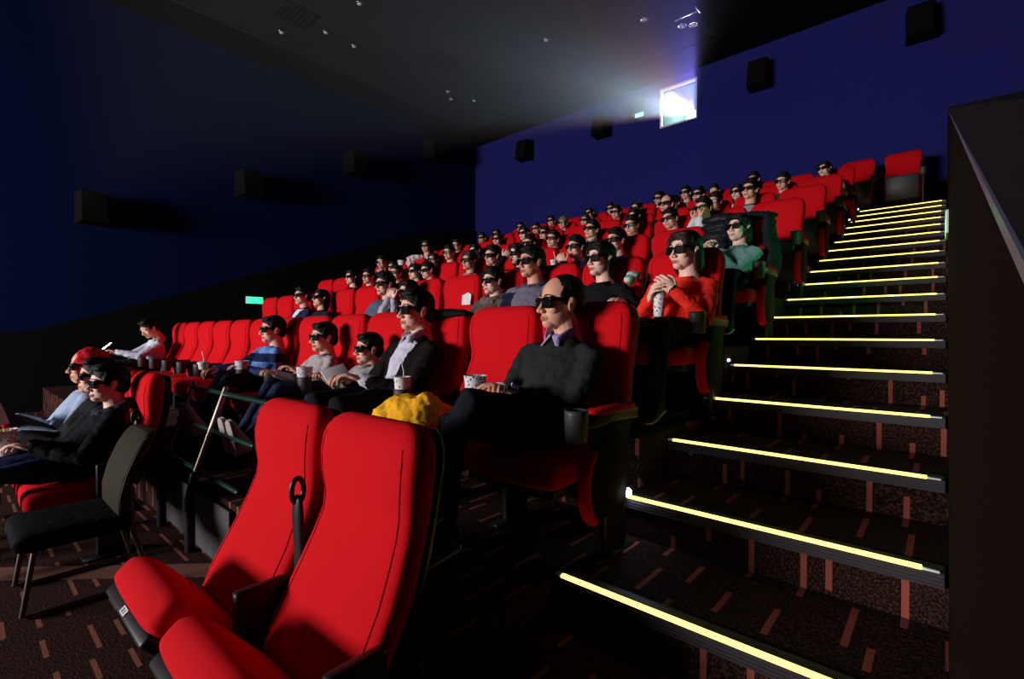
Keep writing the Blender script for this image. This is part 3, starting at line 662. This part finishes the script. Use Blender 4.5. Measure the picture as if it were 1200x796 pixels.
    if d.get('stripe') or d.get('shirt'):
        for f_ in Fc:
            c = V[list(f_)].mean(0); q = 0
            if d.get('stripe') and d.get('acc') != 'hood2': q = 1 if .42 + (.70 - .42) * s < c[2] < .42 + (.785 - .42) * s and c[1] < -.0 else 0
            elif d.get('stripe'): q = 1 if abs(c[0]) > .13 and (.66 < c[2] < .80) else 0
            if d.get('shirt'):
                zz = (c[2] - .42) / s + .42; wv = .018 + (zz - .50) * .18; q = 1 if (abs(c[0] - hx * .7) < wv and c[1] < -.19 * s - fwd * .5 - .02 and zz > .50 and zz < .88) else 0
            mi.append(q)
    fo.v = [V]; fo.f = list(Fc); fo.n = len(V); fo.mi = mi or [0] * len(Fc)
    top = d['top']; c2 = d.get('stripe') or d.get('shirt')
    ms = [cloth('top%s' % (top,), top)] + ([cloth('accent%s' % (c2,), c2)] if c2 else [])
    fo.obj('sweater', ms, root, auto=False)
    V, Fc = remesh(tro, cv * 1.1, 3)
    if tier > 1: V = noise_disp(V, .006, 14)
    fo = MB(); fo.add(V, Fc); fo.obj('trousers', cloth('leg%s' % (d['leg'],), d['leg']), root, auto=False)
    for an, toe in shoes:
        an, toe = np.array(an), np.array(toe); u = (toe - an) / np.linalg.norm(toe - an); dn = np.array((0, 0, -1.)) if abs(u[2]) < .7 else np.array((0, -1., 0)); sdv = np.cross(u, dn); sdv /= np.linalg.norm(sdv); dn = np.cross(sdv, u)
        if dn[2] > 0 and abs(u[2]) < .7: dn = -dn
        if abs(u[2]) >= .7 and dn[1] > 0: dn = -dn
        L_ = .25 * (s * .6 + .4); base = an + dn * .012 - u * .055
        def sr(o, wd, h0, h1): return [base + u * o * L_ + sdv * wd * math.cos(2 * PI * q / 14) + dn * ((h0 + h1) / 2 - (h1 - h0) / 2 * math.copysign(abs(math.sin(2 * PI * q / 14)) ** .6, math.sin(2 * PI * q / 14)) * -1) for q in range(14)]
        m_ = MB(); m_.rings([sr(0, .02, -.02, .045), sr(.04, .033, -.05, .052), sr(.25, .036, -.045, .052), sr(.45, .038, -.02, .052), sr(.7, .043, .005, .052), sr(.9, .038, .018, .052), sr(1.0, .022, .03, .050)])
        so = m_.obj('shoe', cloth('shoe_dark', (.02, .018, .018)) if legs != 'out' else cloth('shoe_light', (.5, .45, .42)), root, auto=False)
        m_ = MB(); m_.rings([sr(.0, .022, .044, .056), sr(.05, .035, .046, .060), sr(.4, .039, .046, .060), sr(.7, .045, .046, .060), sr(.92, .039, .046, .060), sr(1.0, .02, .046, .058)]); m_.obj('sole', M['sole'], so, auto=False)
    # body: head + neck + torso + hands in one mesh
    hc = T(0, -.140, 1.03); hc[2] = d['dz']; jt = (R.uniform(-7, 7), R.uniform(-5, 6), R.uniform(-6, 6)) if tier == 1 else (0, 0, 0)
    Rm = rotm(jt[0] + d.get('yaw', 0) - math.degrees(math.atan((cx + 4.6) / (8 + SY(k)))) * 1.15, -d.get('pitch', 0) + jt[1], d.get('roll', 0) + jt[2])
    hV, hF, hm = head_mesh(tier, d.get('smile', False))
    B = MB(); B.add(hV @ Rm.T * hs + hc, hF); B.mi = list(hm)
    for h in hands:
        if h: B.add(h[0], h[1])
    for v_ in bodyV.v: pass
    B.add(np.concatenate(bodyV.v), bodyV.f)
    sk = d.get('skin', 'skin'); lipm = M['lip']
    B.obj('body', [M[sk], lipm], root, auto=False)
    def hpart(name, V, Fc, m_, par=root):
        q = MB(); q.add(V @ Rm.T * hs + hc, Fc); return q.obj(name, m_, par, auto=False)
    V, Fc = hair_mesh(d['hair'], tier); hm_ = M[d.get('haircol', 'hair')]
    if d.get('hood'): pass
    elif d['hair'] == 'cap': hpart('knitted_cap', V, Fc, cloth('olive_cap', (.16, .17, .05)))
    else: hpart('hair', V, Fc, hm_)
    if tier > 1:
        for sd in (-1, 1):
            q = MB(); q.tube([(sd * .014, -.0925, .024), (sd * .032, -.0905, .030), (sd * .052, -.077, .025)], [.002, .0026, .0014], n=6)
            hpart('eyebrow', np.concatenate(q.v), q.f, hm_)
    if d.get('glasses', True):
        g = link('glasses', ME_gl, M['gframe'], root); l_ = link('lens', ME_lens, M['lens'], g)
        g.matrix_local = Matrix.Translation(Vector(hc)) @ Matrix(Rm.tolist()).to_4x4() @ Matrix.Scale(hs, 4)
    else:
        g = link('eyes', ME_eye, M['eye'], root); g.matrix_local = Matrix.Translation(Vector(hc)) @ Matrix(Rm.tolist()).to_4x4() @ Matrix.Scale(hs, 4)
    if d.get('smile'):
        q = MB().ell((0, -.0985, -.0715), (.014, .006, .0045), n=8); hpart('teeth', np.concatenate(q.v), q.f, M['white'])
    nb = T(0, -.143, .880 if d.get('collar') else .852)
    if d.get('collar'):
        q = MB()
        for sd in (-1, 1):
            q.tube([nb + (0, .055, .018), nb + (sd * .052, .03, .018), nb + (sd * .060, -.02, .006), nb + (sd * .034, -.068, -.018)], [.012, .014, .018, .014], n=10, flat=(.45, 1.5))
            q.tube([nb + (sd * .022, -.066, -.006), nb + (sd * .04, -.088, -.040)], [.016, .008], n=8, flat=(1.3, .35))
        q.obj('shirt_collar', cloth('collar%s' % (d['collar'],), d['collar'], folds=(40, .3, .003)), root, auto=False)
    else:
        q = MB(); q.tube([nb + (.064 * s * math.cos(t), .058 * math.sin(t), .004 + .012 * math.sin(t)) for t in [2 * PI * z / 20 for z in range(21)]], .010, n=8, round_ends=False)
        q.obj('neckband', ms[0], root, auto=False)
    if d.get('acc') in ('hood', 'hood2', 'fur') or d.get('hood'):
        q = MB()
        if d.get('hood'): q.ell(hc + (0, .022, .012), (.104, .110, .128), n=16); q.ell(nb + (0, .04, .03), (.11, .08, .06), n=12)
        else:
            q.tube([nb + (.085 * math.cos(t), .025 + .085 * math.sin(t), .0 + .03 * math.sin(t)) for t in [2 * PI * z / 24 for z in range(25)]], .030 if d['acc'] != 'fur' else .040, n=10, round_ends=False)
        V, Fc = remesh(q, .009, 2); V = noise_disp(V, .010, 22 if d.get('acc') != 'fur' else 60)
        hcol = d.get('hood') or {'hood': (.03, .03, .035), 'hood2': (.07, .075, .11), 'fur': (.16, .12, .10)}[d['acc']]
        q = MB(); q.add(V, Fc); q.obj('hood' if d.get('acc') != 'fur' else 'fur_collar', cloth('hood%s' % (hcol,), hcol), root, auto=False)
    return root
for d in PEOPLE: make_person(d)

# ------------------------------------------------------------------ cups, tubs, clothes left on seats, odds and ends
def cup(name, loc, r0, r1, h, label, cat, straw=False, popcorn=False, lid=False, rot=(0, 0, 0), group=None):
    o = empty(name, loc); o.rotation_euler = rot; tag(o, label, cat, group)
    MB().lathe([(r0 * .3, 0), (r0, 0), (r1, h), (r1 + .002, h + .003), (r1 - .003, h + .001), (r0 - .003, .006), (.001, .005)], n=28).obj('paper_cup' if cat == 'cup' else 'paper_tub', M['confetti'], o)
    if lid: MB().lathe([(r1 + .003, h - .006), (r1 + .004, h + .004), (r1 - .008, h + .010), (.001, h + .011)], n=24).obj('lid', M['white'], o)
    if straw: MB().tube([(.008, 0, h * .3), (.012, 0, h + .03), (.004, -.01, h + .085)], .003, n=8).obj('straw', M['white'], o)
    if popcorn:
        q = MB(); rr = random.Random(3)
        for _ in range(26):
            a_, r_ = rr.random() * 6.28, r1 * .8 * rr.random() ** .5; q.ell((r_ * math.cos(a_), r_ * math.sin(a_), h - .012 + rr.random() * .01), (.009, .008, .007), n=5)
        p_ = q.obj('popcorn', cloth('popcorn', (.7, .55, .25)), o, auto=False); p_['kind'] = 'stuff'
    return o
AX = lambda j: SX(j) + PX / 2      # armrest on the stairs side of seat j
def inholder(k, j, dz=.0): return (AX(j), SY(k) - .455, SZ(k) + .507 + dz)
cup('popcorn_tub', inholder(1, 1, .05), .034, .048, .135, 'tall white confetti patterned tub in armrest beside the crossed knee', 'popcorn tub')
cup('paper_cup', inholder(1, 2, .05), .033, .041, .10, 'white patterned cup with straw beside the yellow jacket', 'cup', straw=True)
cup('popcorn_tub', inholder(1, 4, .02), .034, .050, .135, 'white patterned tub in front of the child in light grey', 'popcorn tub', popcorn=True)
cup('popcorn_tub', inholder(1, 6, .02), .034, .050, .135, 'white patterned tub in front of the boy in blue', 'popcorn tub', popcorn=True)
cup('paper_cup', (-4.27, SY(1) - .66, SZ(1) + .60), .030, .038, .05, 'small white lidded cup with straw held by boy in blue', 'cup', straw=True, lid=True)
cup('popcorn_tub', (-3.86, SY(0) - .60, .60), .040, .058, .13, 'patterned popcorn tub held by person in black at front left', 'popcorn tub', popcorn=True, rot=(.12, 0, 0))
cup('paper_cup', (SX(0) + .035, SY(2) - .44, SZ(2) + .575), .027, .036, .15, 'tall white cup held to the mouth of the red sweater wearer', 'cup', straw=True, lid=True, rot=(-.12, 0, 0))
cup('popcorn_tub', (-1.37, SY(2) - .26, SZ(2) + .53), .034, .048, .115, 'white patterned tub between black V-neck and red sweater wearers', 'popcorn tub')
cup('paper_cup', (-2.76, SY(3) - .46, SZ(3) + .72), .026, .034, .06, 'small white cup held by person in navy in fourth row', 'cup', straw=True, lid=True)
cup('paper_cup', (-5.50, SY(3) - .20, SZ(3) + 1.02), .04, .055, .06, 'white paper bowl near the green sweater', 'cup')
cup('paper_cup', inholder(2, 2), .030, .038, .13, 'white straw cup just above the empty red seat', 'cup', straw=True, lid=True)

def drape(name, parts, col, label, cat, vox=.01, amp=.014, sc_=18, rough=.8, mat2=None):
    m = MB()
    for p in parts: m.ell(*p, n=12)
    V, Fc = remesh(m, vox, 2); V = noise_disp(V, amp, sc_); V = noise_disp(V, amp * .5, sc_ * 2.3)
    q = MB(); q.add(V, Fc)
    if mat2: q.mi = [1 if mat2[1](V[list(f_)].mean(0)) else 0 for f_ in Fc]
    o = q.obj(name, [cloth(name + str(col), col, rough)] + ([mat2[0]] if mat2 else []), auto=False); return tag(o, label, cat)
x, y, z = SX(2) + .40, SY(1), SZ(1) - .015
drape('jacket', [((x - .02, y - .52, z + .53), (.15, .09, .075)), ((x - .10, y - .55, z + .50), (.09, .09, .06)), ((x + .10, y - .50, z + .53), (.07, .08, .09)), ((x - .02, y - .58, z + .46), (.12, .05, .06)), ((x, y - .40, z + .50), (.14, .12, .06))], (.88, .44, .02), 'bright yellow jacket with dark lining heaped between suit and empty seat', 'jacket',
      mat2=(cloth('brown_lining', (.06, .03, .02)), lambda c: c[1] < y - .60 and c[2] < z + .485), amp=.010, sc_=24, vox=.008)
drape('backpack', [((x + .02, y - .60, z + .32), (.15, .09, .17)), ((x + .02, y - .66, z + .28), (.11, .06, .12))], (.018, .018, .02), 'black backpack hanging under the yellow jacket', 'bag', amp=.006)
x = SX(2)
drape('coat', [((x, y + .02, z + 1.0), (.25, .09, .035)), ((x, y + .10, z + .86), (.24, .04, .16))], (.010, .010, .012), 'thin black coat over the seat back behind the blazer wearer', 'coat', amp=.006)
x, y, z = SX(0), SY(3), SZ(3)
drape('coat', [((x, y + .04, z + 1.02), (.27, .10, .05)), ((x, y + .13, z + .82), (.26, .05, .22)), ((x + .22, y - .02, z + .88), (.045, .10, .16)), ((x + .25, y - .02, z + .68), (.05, .12, .16))], (.012, .016, .016), 'black coat hooked over the aisle seat of the teal sweater wearer', 'coat', amp=.012)
x = SX(0) - .13
drape('puffer_jacket', [((x, y - .03, z + 1.03), (.17, .07, .045)), ((x, y - .08, z + .96), (.16, .06, .045)), ((x - .01, y - .10, z + .88), (.15, .05, .045)), ((x - .03, y - .12, z + .80), (.12, .05, .045)), ((x - .05, y - .15, z + .72), (.10, .05, .045))], (.014, .014, .020), 'quilted black puffer jacket stuffed beside the head of the teal sweater wearer', 'jacket', amp=.006, rough=.4)
x, y, z = SX(11) , SY(4), SZ(4)
drape('coat', [((x - .02, y - .02, z + 1.03), (.24, .09, .05)), ((x - .10, y - .06, z + .94), (.10, .06, .09))], (.62, .58, .58), 'white coat with red stripes draped over a seat back far left', 'coat', amp=.014,
      mat2=(cloth('red_stripe', (.45, .01, .02)), lambda c: math.sin(c[0] * 55 + c[2] * 20) > .75))
x, y, z = SX(4), SY(2), SZ(2)
nk = MB(); nk.add([(-.05, 0, 0), (.045, .01, .0), (.05, .02, .09), (.0, .03, .11), (-.055, .01, .085), (-.05, .012, 0), (.045, .022, .0), (.05, .032, .09), (.0, .042, .11), (-.055, .022, .085)], [(0, 1, 2, 3, 4), (9, 8, 7, 6, 5), (0, 5, 6, 1), (1, 6, 7, 2), (2, 7, 8, 3), (3, 8, 9, 4), (4, 9, 5, 0)])
o = nk.obj('napkin', M['paper'], smooth=False); o.location = (SX(3) + .13 - PX, SY(2) - .075, SZ(2) + .74); tag(o, 'crumpled white napkin against an empty red seat back', 'napkin')
drape('scarf', [((-1.53, SY(2) - .10, SZ(2) + .86), (.05, .07, .035)), ((-1.53, SY(2) - .16, SZ(2) + .83), (.04, .05, .03))], (.12, .45, .30), 'green and white scarf bundle between two seats behind red sweater', 'scarf', amp=.008,
      mat2=(cloth('white_knit', (.7, .7, .7)), lambda c: math.sin(c[1] * 120) > .2))
# booklet, phone
bk = empty('booklet', (-2.47, SY(1) - .56, SZ(1) + .66)); bk.rotation_euler = (.4, .75, .1); tag(bk, 'thin white booklet in the hands of the blazer wearer', 'booklet')
MB().box((-.045, -.065, -.002), (.045, .065, .0), bev=.0006).obj('cover', M['paper'], bk); MB().box((-.043, -.062, .0), (.043, .062, .004), bev=.0006).obj('pages', M['paper'], bk)
fb = empty('leaflet', (-4.30, SY(0) - .62, .70)); fb.rotation_euler = (.2, -.5, .3); tag(fb, 'folded pale leaflet held up by a front left sitter', 'leaflet')
for q in range(3): pg = MB().box((-.004 + q * .012, -.05, 0), (-.002 + q * .012, .05, .13), bev=.0005).obj('page', M['paper'], fb); pg.rotation_euler = (0, (q - 1) * .22, 0)
ph = empty('phone', (-7.44, SY(1) - .74, SZ(1) + .72)); ph.rotation_euler = (.75, 0, 0); tag(ph, 'glowing phone in the hands of the white shirted person', 'phone')
MB().box((-.037, -.07, -.004), (.037, .07, .004), bev=.003).obj('phone_case', M['white'], ph); MB().box((-.033, -.064, .004), (.033, .064, .0052)).obj('phone_screen', emit('phone_screen', (.75, .82, 1), 40), ph, smooth=False)
# yellow bottle
bt = empty('juice_bottle', (-3.97, SY(0) - .60, .60)); tag(bt, 'small yellow bottle with red cap beside the front left tub', 'bottle')
MB().lathe([(.001, 0), (.024, .002), (.026, .02), (.026, .085), (.013, .115), (.012, .13)], n=18).obj('bottle_body', cloth('yellow_plastic', (.8, .45, .02), .3), bt); MB().lathe([(.014, .128), (.015, .15), (.001, .151)], n=16).obj('cap', M['red'], bt)

# ------------------------------------------------------------------ guard rail of the wheelchair bay
rl = empty('guard_rail', (-3.2, .92, 0)); tag(rl, 'tilted metal guard rail with chrome posts and dark bars tinted for the green light on them', 'railing')
def rp(x, z): return (x + 3.2, .86 - .92 + (z - .40) * .34 + .04, z)
for x in (-3.86, -3.27):
    p_ = MB().tube([rp(x, .42), rp(x, .93)], .016, n=12).obj('post', M['chrome'], rl); MB().tube([(x + 3.2, -.035, .0), (x + 3.2, -.035, .30), rp(x, .44)], .026, n=12).obj('sleeve', M['black'], p_)
for z in (.90, .69, .47): MB().tube([rp(-3.90, z), rp(-2.64, z)], .014, n=10).obj('bar', M['greenlit'], rl)
for x0, x1 in ((-3.82, -3.31), (-3.23, -2.70)):
    pb = MB().box((x0 + 3.2, -.018, .05), (x1 + 3.2, -.004, .36), bev=.002).obj('kick_panel', M['grey'], rl)

# ------------------------------------------------------------------ loose sled-base chair
ch = empty('conference_chair', (-3.22, .40, 0)); tag(ch, 'black sled-base visitor chair with curved ribbed back beside front row', 'chair')
q = MB(); q.rings([[(x * wf, yy, .335 + z * th) for x, z in srect(.225, .10)] for yy, wf, th in [(.16, .9, .5), (.14, 1, .9), (-.1, 1, 1), (-.20, 1, 1), (-.235, .97, .8), (-.25, .9, .4)]]); q.obj('seat', cloth('chair_black', (.003, .004, .005), .8), ch)
q = MB(); q.rings([[(x * .98, yc + y, z) for x, y in srect(hw, .05)] for z, yc, hw in [(.36, .14, .20), (.38, .135, .215), (.46, .135, .22), (.56, .16, .22), (.66, .20, .22), (.72, .235, .215), (.75, .255, .19), (.76, .265, .15)]])
bkm = cloth('chair_ribbed', (.035, .03, .02), .6)
nt = bkm.node_tree; wv = nt.nodes.new('ShaderNodeTexWave'); wv.inputs['Scale'].default_value = 18; wv.bands_direction = 'X'; tc = nt.nodes.new('ShaderNodeTexCoord'); bp = nt.nodes.new('ShaderNodeBump'); bp.inputs['Distance'].default_value = .006
nt.links.new(tc.outputs['Object'], wv.inputs['Vector']); nt.links.new(wv.outputs[0], bp.inputs['Height']); nt.links.new(bp.outputs[0], nt.nodes['Principled BSDF'].inputs['Normal'])
q.obj('backrest', bkm, ch)
for s_ in (-1, 1):
    MB().tube([(s_ * .20, -.18, .29), (s_ * .205, -.22, .02), (s_ * .205, -.20, .012), (s_ * .205, .22, .012), (s_ * .205, .24, .03), (s_ * .205, .17, .30), (s_ * .205, .17, .50)], .011, n=10).obj('sled_leg', M['darkchrome'], ch)
MB().tube([(-.2, -.15, .285), (.2, -.15, .285)], .009, n=8).obj('cross_bar', M['chrome'], ch)

# ------------------------------------------------------------------ speakers, vents, ceiling fittings, exit signs
def speaker(loc, rz, w_, h_, d_, label, group):
    o = empty('wall_speaker', loc, rz); tag(o, label, 'speaker', group)
    v = []; 
    m = MB(); m.rings([[(x, y, z) for x, y in ((-w_ / 2, -.06), (w_ / 2, -.06), (w_ / 2 * .8, -.06 - d_ + (h_ / 2 - z) * -.18 - .05), (-w_ / 2 * .8, -.06 - d_ + (h_ / 2 - z) * -.18 - .05))] for z in (-h_ / 2, h_ / 2)]); m.obj('cabinet', M['dark'], o, smooth=False)
    MB().box((-w_ / 2 * .72, -.06 - d_ - .075, -h_ / 2 * .85), (w_ / 2 * .72, -.06 - d_ - .045, h_ / 2 * .85), bev=.01).obj('grille', M['dark'], o)
    MB().box((-.06, -.09, -.08), (.06, 0, .08), bev=.01).obj('bracket', M['black'], o); return o
for n, (y_, z_) in enumerate(((1.55, 3.40), (4.05, 4.37), (6.5, 5.42), (8.95, 6.45))):
    speaker((XL, y_, z_), PI / 2, .42, .52, .32, 'black surround speaker on navy side wall, %s from the left' % ORD[n], 'speakers on the side wall')
for n, x_ in enumerate((-8.95, -6.45, -2.83, -.33)):
    speaker((x_, YB, 6.45), 0, .42, .52, .20, 'black surround speaker on blue back wall, %s from the left' % ORD[n], 'speakers on the back wall')
MB2 = MB().lathe([(.05, 0), (.075, -.004), (.085, -.016), (.07, -.022), (.055, -.008), (.001, -.006)], n=20); ME_ring = MB2.mesh('trim_ring'); ME_bulb = MB().ell((0, 0, -.012), (.045, .045, .016), n=8).mesh('reflector_lamp')
M['ring'] = mat('downlight_ring', (.5, .5, .5), .25, metal=1)
SP = [(-7.85, 4.8), (-9.09, 4.82), (-9.74, 4.25), (-9.09, 5.43), (-9.07, 7.94), (-8.93, 8.69), (-9.3, 8.25), (-6.02, 7.86), (-4.25, 8.55), (-3.79, 9.2), (-3.62, 9.3)]
for n, (x_, y_) in enumerate(SP):
    zc = ZC if x_ < -3.4 else ZC - .03
    if y_ > YB - .9 : zc = ZC - .03
    o = empty('ceiling_downlight', (x_, y_, zc)); tag(o, 'unlit chrome ceiling downlight, %s from the left along the dark ceiling' % ORD[sorted(SP).index((x_, y_))], 'downlight', 'unlit downlights in the ceiling')
    link('trim_ring', ME_ring, M['ring'], o); link('reflector_lamp', ME_bulb, M['white'], o)
for n, (x_, y_) in enumerate(((-9.0, 4.2), (-8.2, 7.0))):
    o = empty('ceiling_vent', (x_, y_, ZC)); tag(o, 'dark square ceiling vent, %s the camera' % ('nearer' if n == 0 else 'farther from'), 'vent', 'ceiling vents')
    MB().box((-.3, -.3, -.012), (.3, .3, 0), bev=.004).obj('vent_frame', M['dark'], o)
    for q in range(6): MB().box((-.26, -.25 + q * .09, -.02), (.26, -.22 + q * .09, -.012)).obj('slat', M['black'], o, smooth=False)
o = empty('ceiling_track', (-3.5, 8.9, ZC - .03)); tag(o, 'thin pale metal track bar on the ceiling above the projector', 'track')
MB().box((-.32, -.015, -.03), (.15, .015, 0), bev=.003).obj('bar', M['ring'], o); MB().box((.12, -.15, -.03), (.15, .10, 0), bev=.003).obj('cross_bar', M['ring'], o)

def exit_sign(loc, rz, label, sy=1):
    o = empty('exit_sign', loc, rz); tag(o, label, 'exit sign'); o.scale = (1, sy, 1)
    MB().box((-.17, -.05, -.075), (.17, 0, .075), bev=.006).obj('sign_box', M['white'], o); MB().box((-.16, -.054, -.065), (.16, -.049, .065)).obj('sign_face', M['exit'], o, smooth=False)
    # running figure and arrow
    q = MB(); q.ell((-.06, -.056, .035), (.012, .002, .012), n=6)
    q.tube([(-.065, -.056, .02), (-.07, -.056, -.01), (-.05, -.056, -.03), (-.058, -.056, -.055)], .005, n=5); q.tube([(-.07, -.056, -.01), (-.09, -.056, -.03), (-.11, -.056, -.03)], .005, n=5); q.tube([(-.09, -.056, .01), (-.066, -.056, .018), (-.045, -.056, .0)], .004, n=5)
    q.tube([(.03, -.056, 0), (.11, -.056, 0)], .006, n=5); q.tube([(.085, -.056, .025), (.112, -.056, 0), (.085, -.056, -.025)], .006, n=5); q.obj('pictogram', M['white'], o)
    return o
exit_sign((XL + .08, 4.2, 1.98), PI / 2, 'glowing green exit sign on the far left black wall')
exit_sign((.0145, 4.35, 1.98), -PI / 2, 'green lit sign on the stair side wall, seen edge on', .3)
area('exit_glow', (-.05, 4.3, 1.98), (-1.5, 4.2, 1.6), .3, .12, 5, (.05, 1, .35))

# ------------------------------------------------------------------ projector beam and the haze it lights
LP = Vector((-4.20, 10.78, 6.12))
l = bpy.data.lights.new('projector_beam', 'SPOT'); l.energy = 3000; l.spot_size = math.radians(62); l.spot_blend = .05; l.shadow_soft_size = .04; l.color = (1, 1, 1)
l.use_nodes = True; nt = l.node_tree; em = nt.nodes['Emission']
o = bpy.data.objects.new('projector_beam', l); C.objects.link(o); o.location = LP
tgt = Vector((-4.33, -7, 3.35)); o.rotation_euler = (tgt - LP).to_track_quat('-Z', 'Y').to_euler()
N = lambda t: nt.nodes.new(t); L = nt.links
tc = N('ShaderNodeTexCoord'); mp = N('ShaderNodeVectorMath'); mp.operation = 'NORMALIZE'; L.new(tc.outputs['Normal'], mp.inputs[0])
sx_ = N('ShaderNodeSeparateXYZ'); L.new(mp.outputs[0], sx_.inputs[0])
def mt(op, a, b=None):
    n = N('ShaderNodeMath'); n.operation = op
    for i, x_ in enumerate((a, b)):
        if x_ is None: continue
        if isinstance(x_, (int, float)): n.inputs[i].default_value = x_
        else: L.new(x_, n.inputs[i])
    return n.outputs[0]
ux = mt('DIVIDE', sx_.outputs[0], mt('ABSOLUTE', sx_.outputs[2])); uy = mt('DIVIDE', sx_.outputs[1], mt('ABSOLUTE', sx_.outputs[2]))
cb = N('ShaderNodeCombineXYZ'); L.new(ux, cb.inputs[0]); L.new(uy, cb.inputs[1])
nz = N('ShaderNodeTexNoise'); nz.inputs['Scale'].default_value = 9; nz.inputs['Detail'].default_value = 2; L.new(cb.outputs[0], nz.inputs['Vector'])
rp_ = N('ShaderNodeValToRGB'); L.new(mt('ADD', mt('ADD', mt('MULTIPLY', ux, 1.2), .5), mt('MULTIPLY', mt('SUBTRACT', nz.outputs[0], .5), .25)), rp_.inputs[0]); e = rp_.color_ramp.elements
e[0].position = .05; e[0].color = (.22, .20, 1, 1); e[1].position = 1; e[1].color = (.25, .14, .12, 1)
for p_, c_ in ((.16, (.20, .15, .5, 1)), (.32, (.42, .28, .30, 1)), (.48, (.30, .34, .42, 1)), (.66, (.40, .75, 1, 1)), (.78, (.28, .38, .55, 1)), (.88, (.42, .24, .18, 1))): z_ = e.new(p_); z_.color = c_
inx = mt('LESS_THAN', mt('ABSOLUTE', ux), .41); iny = mt('LESS_THAN', mt('ABSOLUTE', uy), .155)
L.new(rp_.outputs[0], em.inputs[0]); n2 = N('ShaderNodeTexNoise'); n2.noise_dimensions = '1D'; n2.inputs['Scale'].default_value = 16; n2.inputs['Detail'].default_value = 2; L.new(mt('ADD', ux, mt('MULTIPLY', uy, .6)), n2.inputs['W'])
stk = mt('ADD', .25, mt('MULTIPLY', mt('POWER', n2.outputs[0], 3), 6))
L.new(mt('MULTIPLY', mt('MULTIPLY', inx, iny), stk), em.inputs[1])
hz = bpy.data.materials.new('haze'); hz.use_nodes = True; nt = hz.node_tree; nt.nodes.clear()
vs = nt.nodes.new('ShaderNodeVolumeScatter'); tc = nt.nodes.new('ShaderNodeTexCoord'); gm = nt.nodes.new('ShaderNodeVectorMath'); gm.operation = 'DISTANCE'; gm.inputs[1].default_value = LP; nt.links.new(tc.outputs['Object'], gm.inputs[0])
ex = nt.nodes.new('ShaderNodeMath'); ex.operation = 'MULTIPLY'; ex.inputs[1].default_value = -.33; nt.links.new(gm.outputs['Value'], ex.inputs[0])  # haze thinned with distance so the beam's glow dies away from the port
e2 = nt.nodes.new('ShaderNodeMath'); e2.operation = 'EXPONENT'; nt.links.new(ex.outputs[0], e2.inputs[0])
e3 = nt.nodes.new('ShaderNodeMath'); e3.operation = 'MULTIPLY'; e3.inputs[1].default_value = .14; nt.links.new(e2.outputs[0], e3.inputs[0]); nt.links.new(e3.outputs[0], vs.inputs['Density'])
vs.inputs['Anisotropy'].default_value = .35
mo = nt.nodes.new('ShaderNodeOutputMaterial'); nt.links.new(vs.outputs[0], mo.inputs['Volume'])
q = MB(); A = .43; Bv = .17; D0, D1 = .12, 10.2
Rm = o.rotation_euler.to_matrix(); v = []
for D_ in (D0, D1):
    for a_, b_ in ((-1, -1), (1, -1), (1, 1), (-1, 1)): v.append(tuple(LP + Rm @ Vector((a_ * (A * D_ + .02), b_ * (Bv * D_ + .02), -D_))))
q.rings([v[:4], v[4:]]); ho = q.obj('projector_haze', hz, smooth=False); tag(ho, 'thin haze glowing in the fan of light from the projection port', 'haze', kind='stuff')
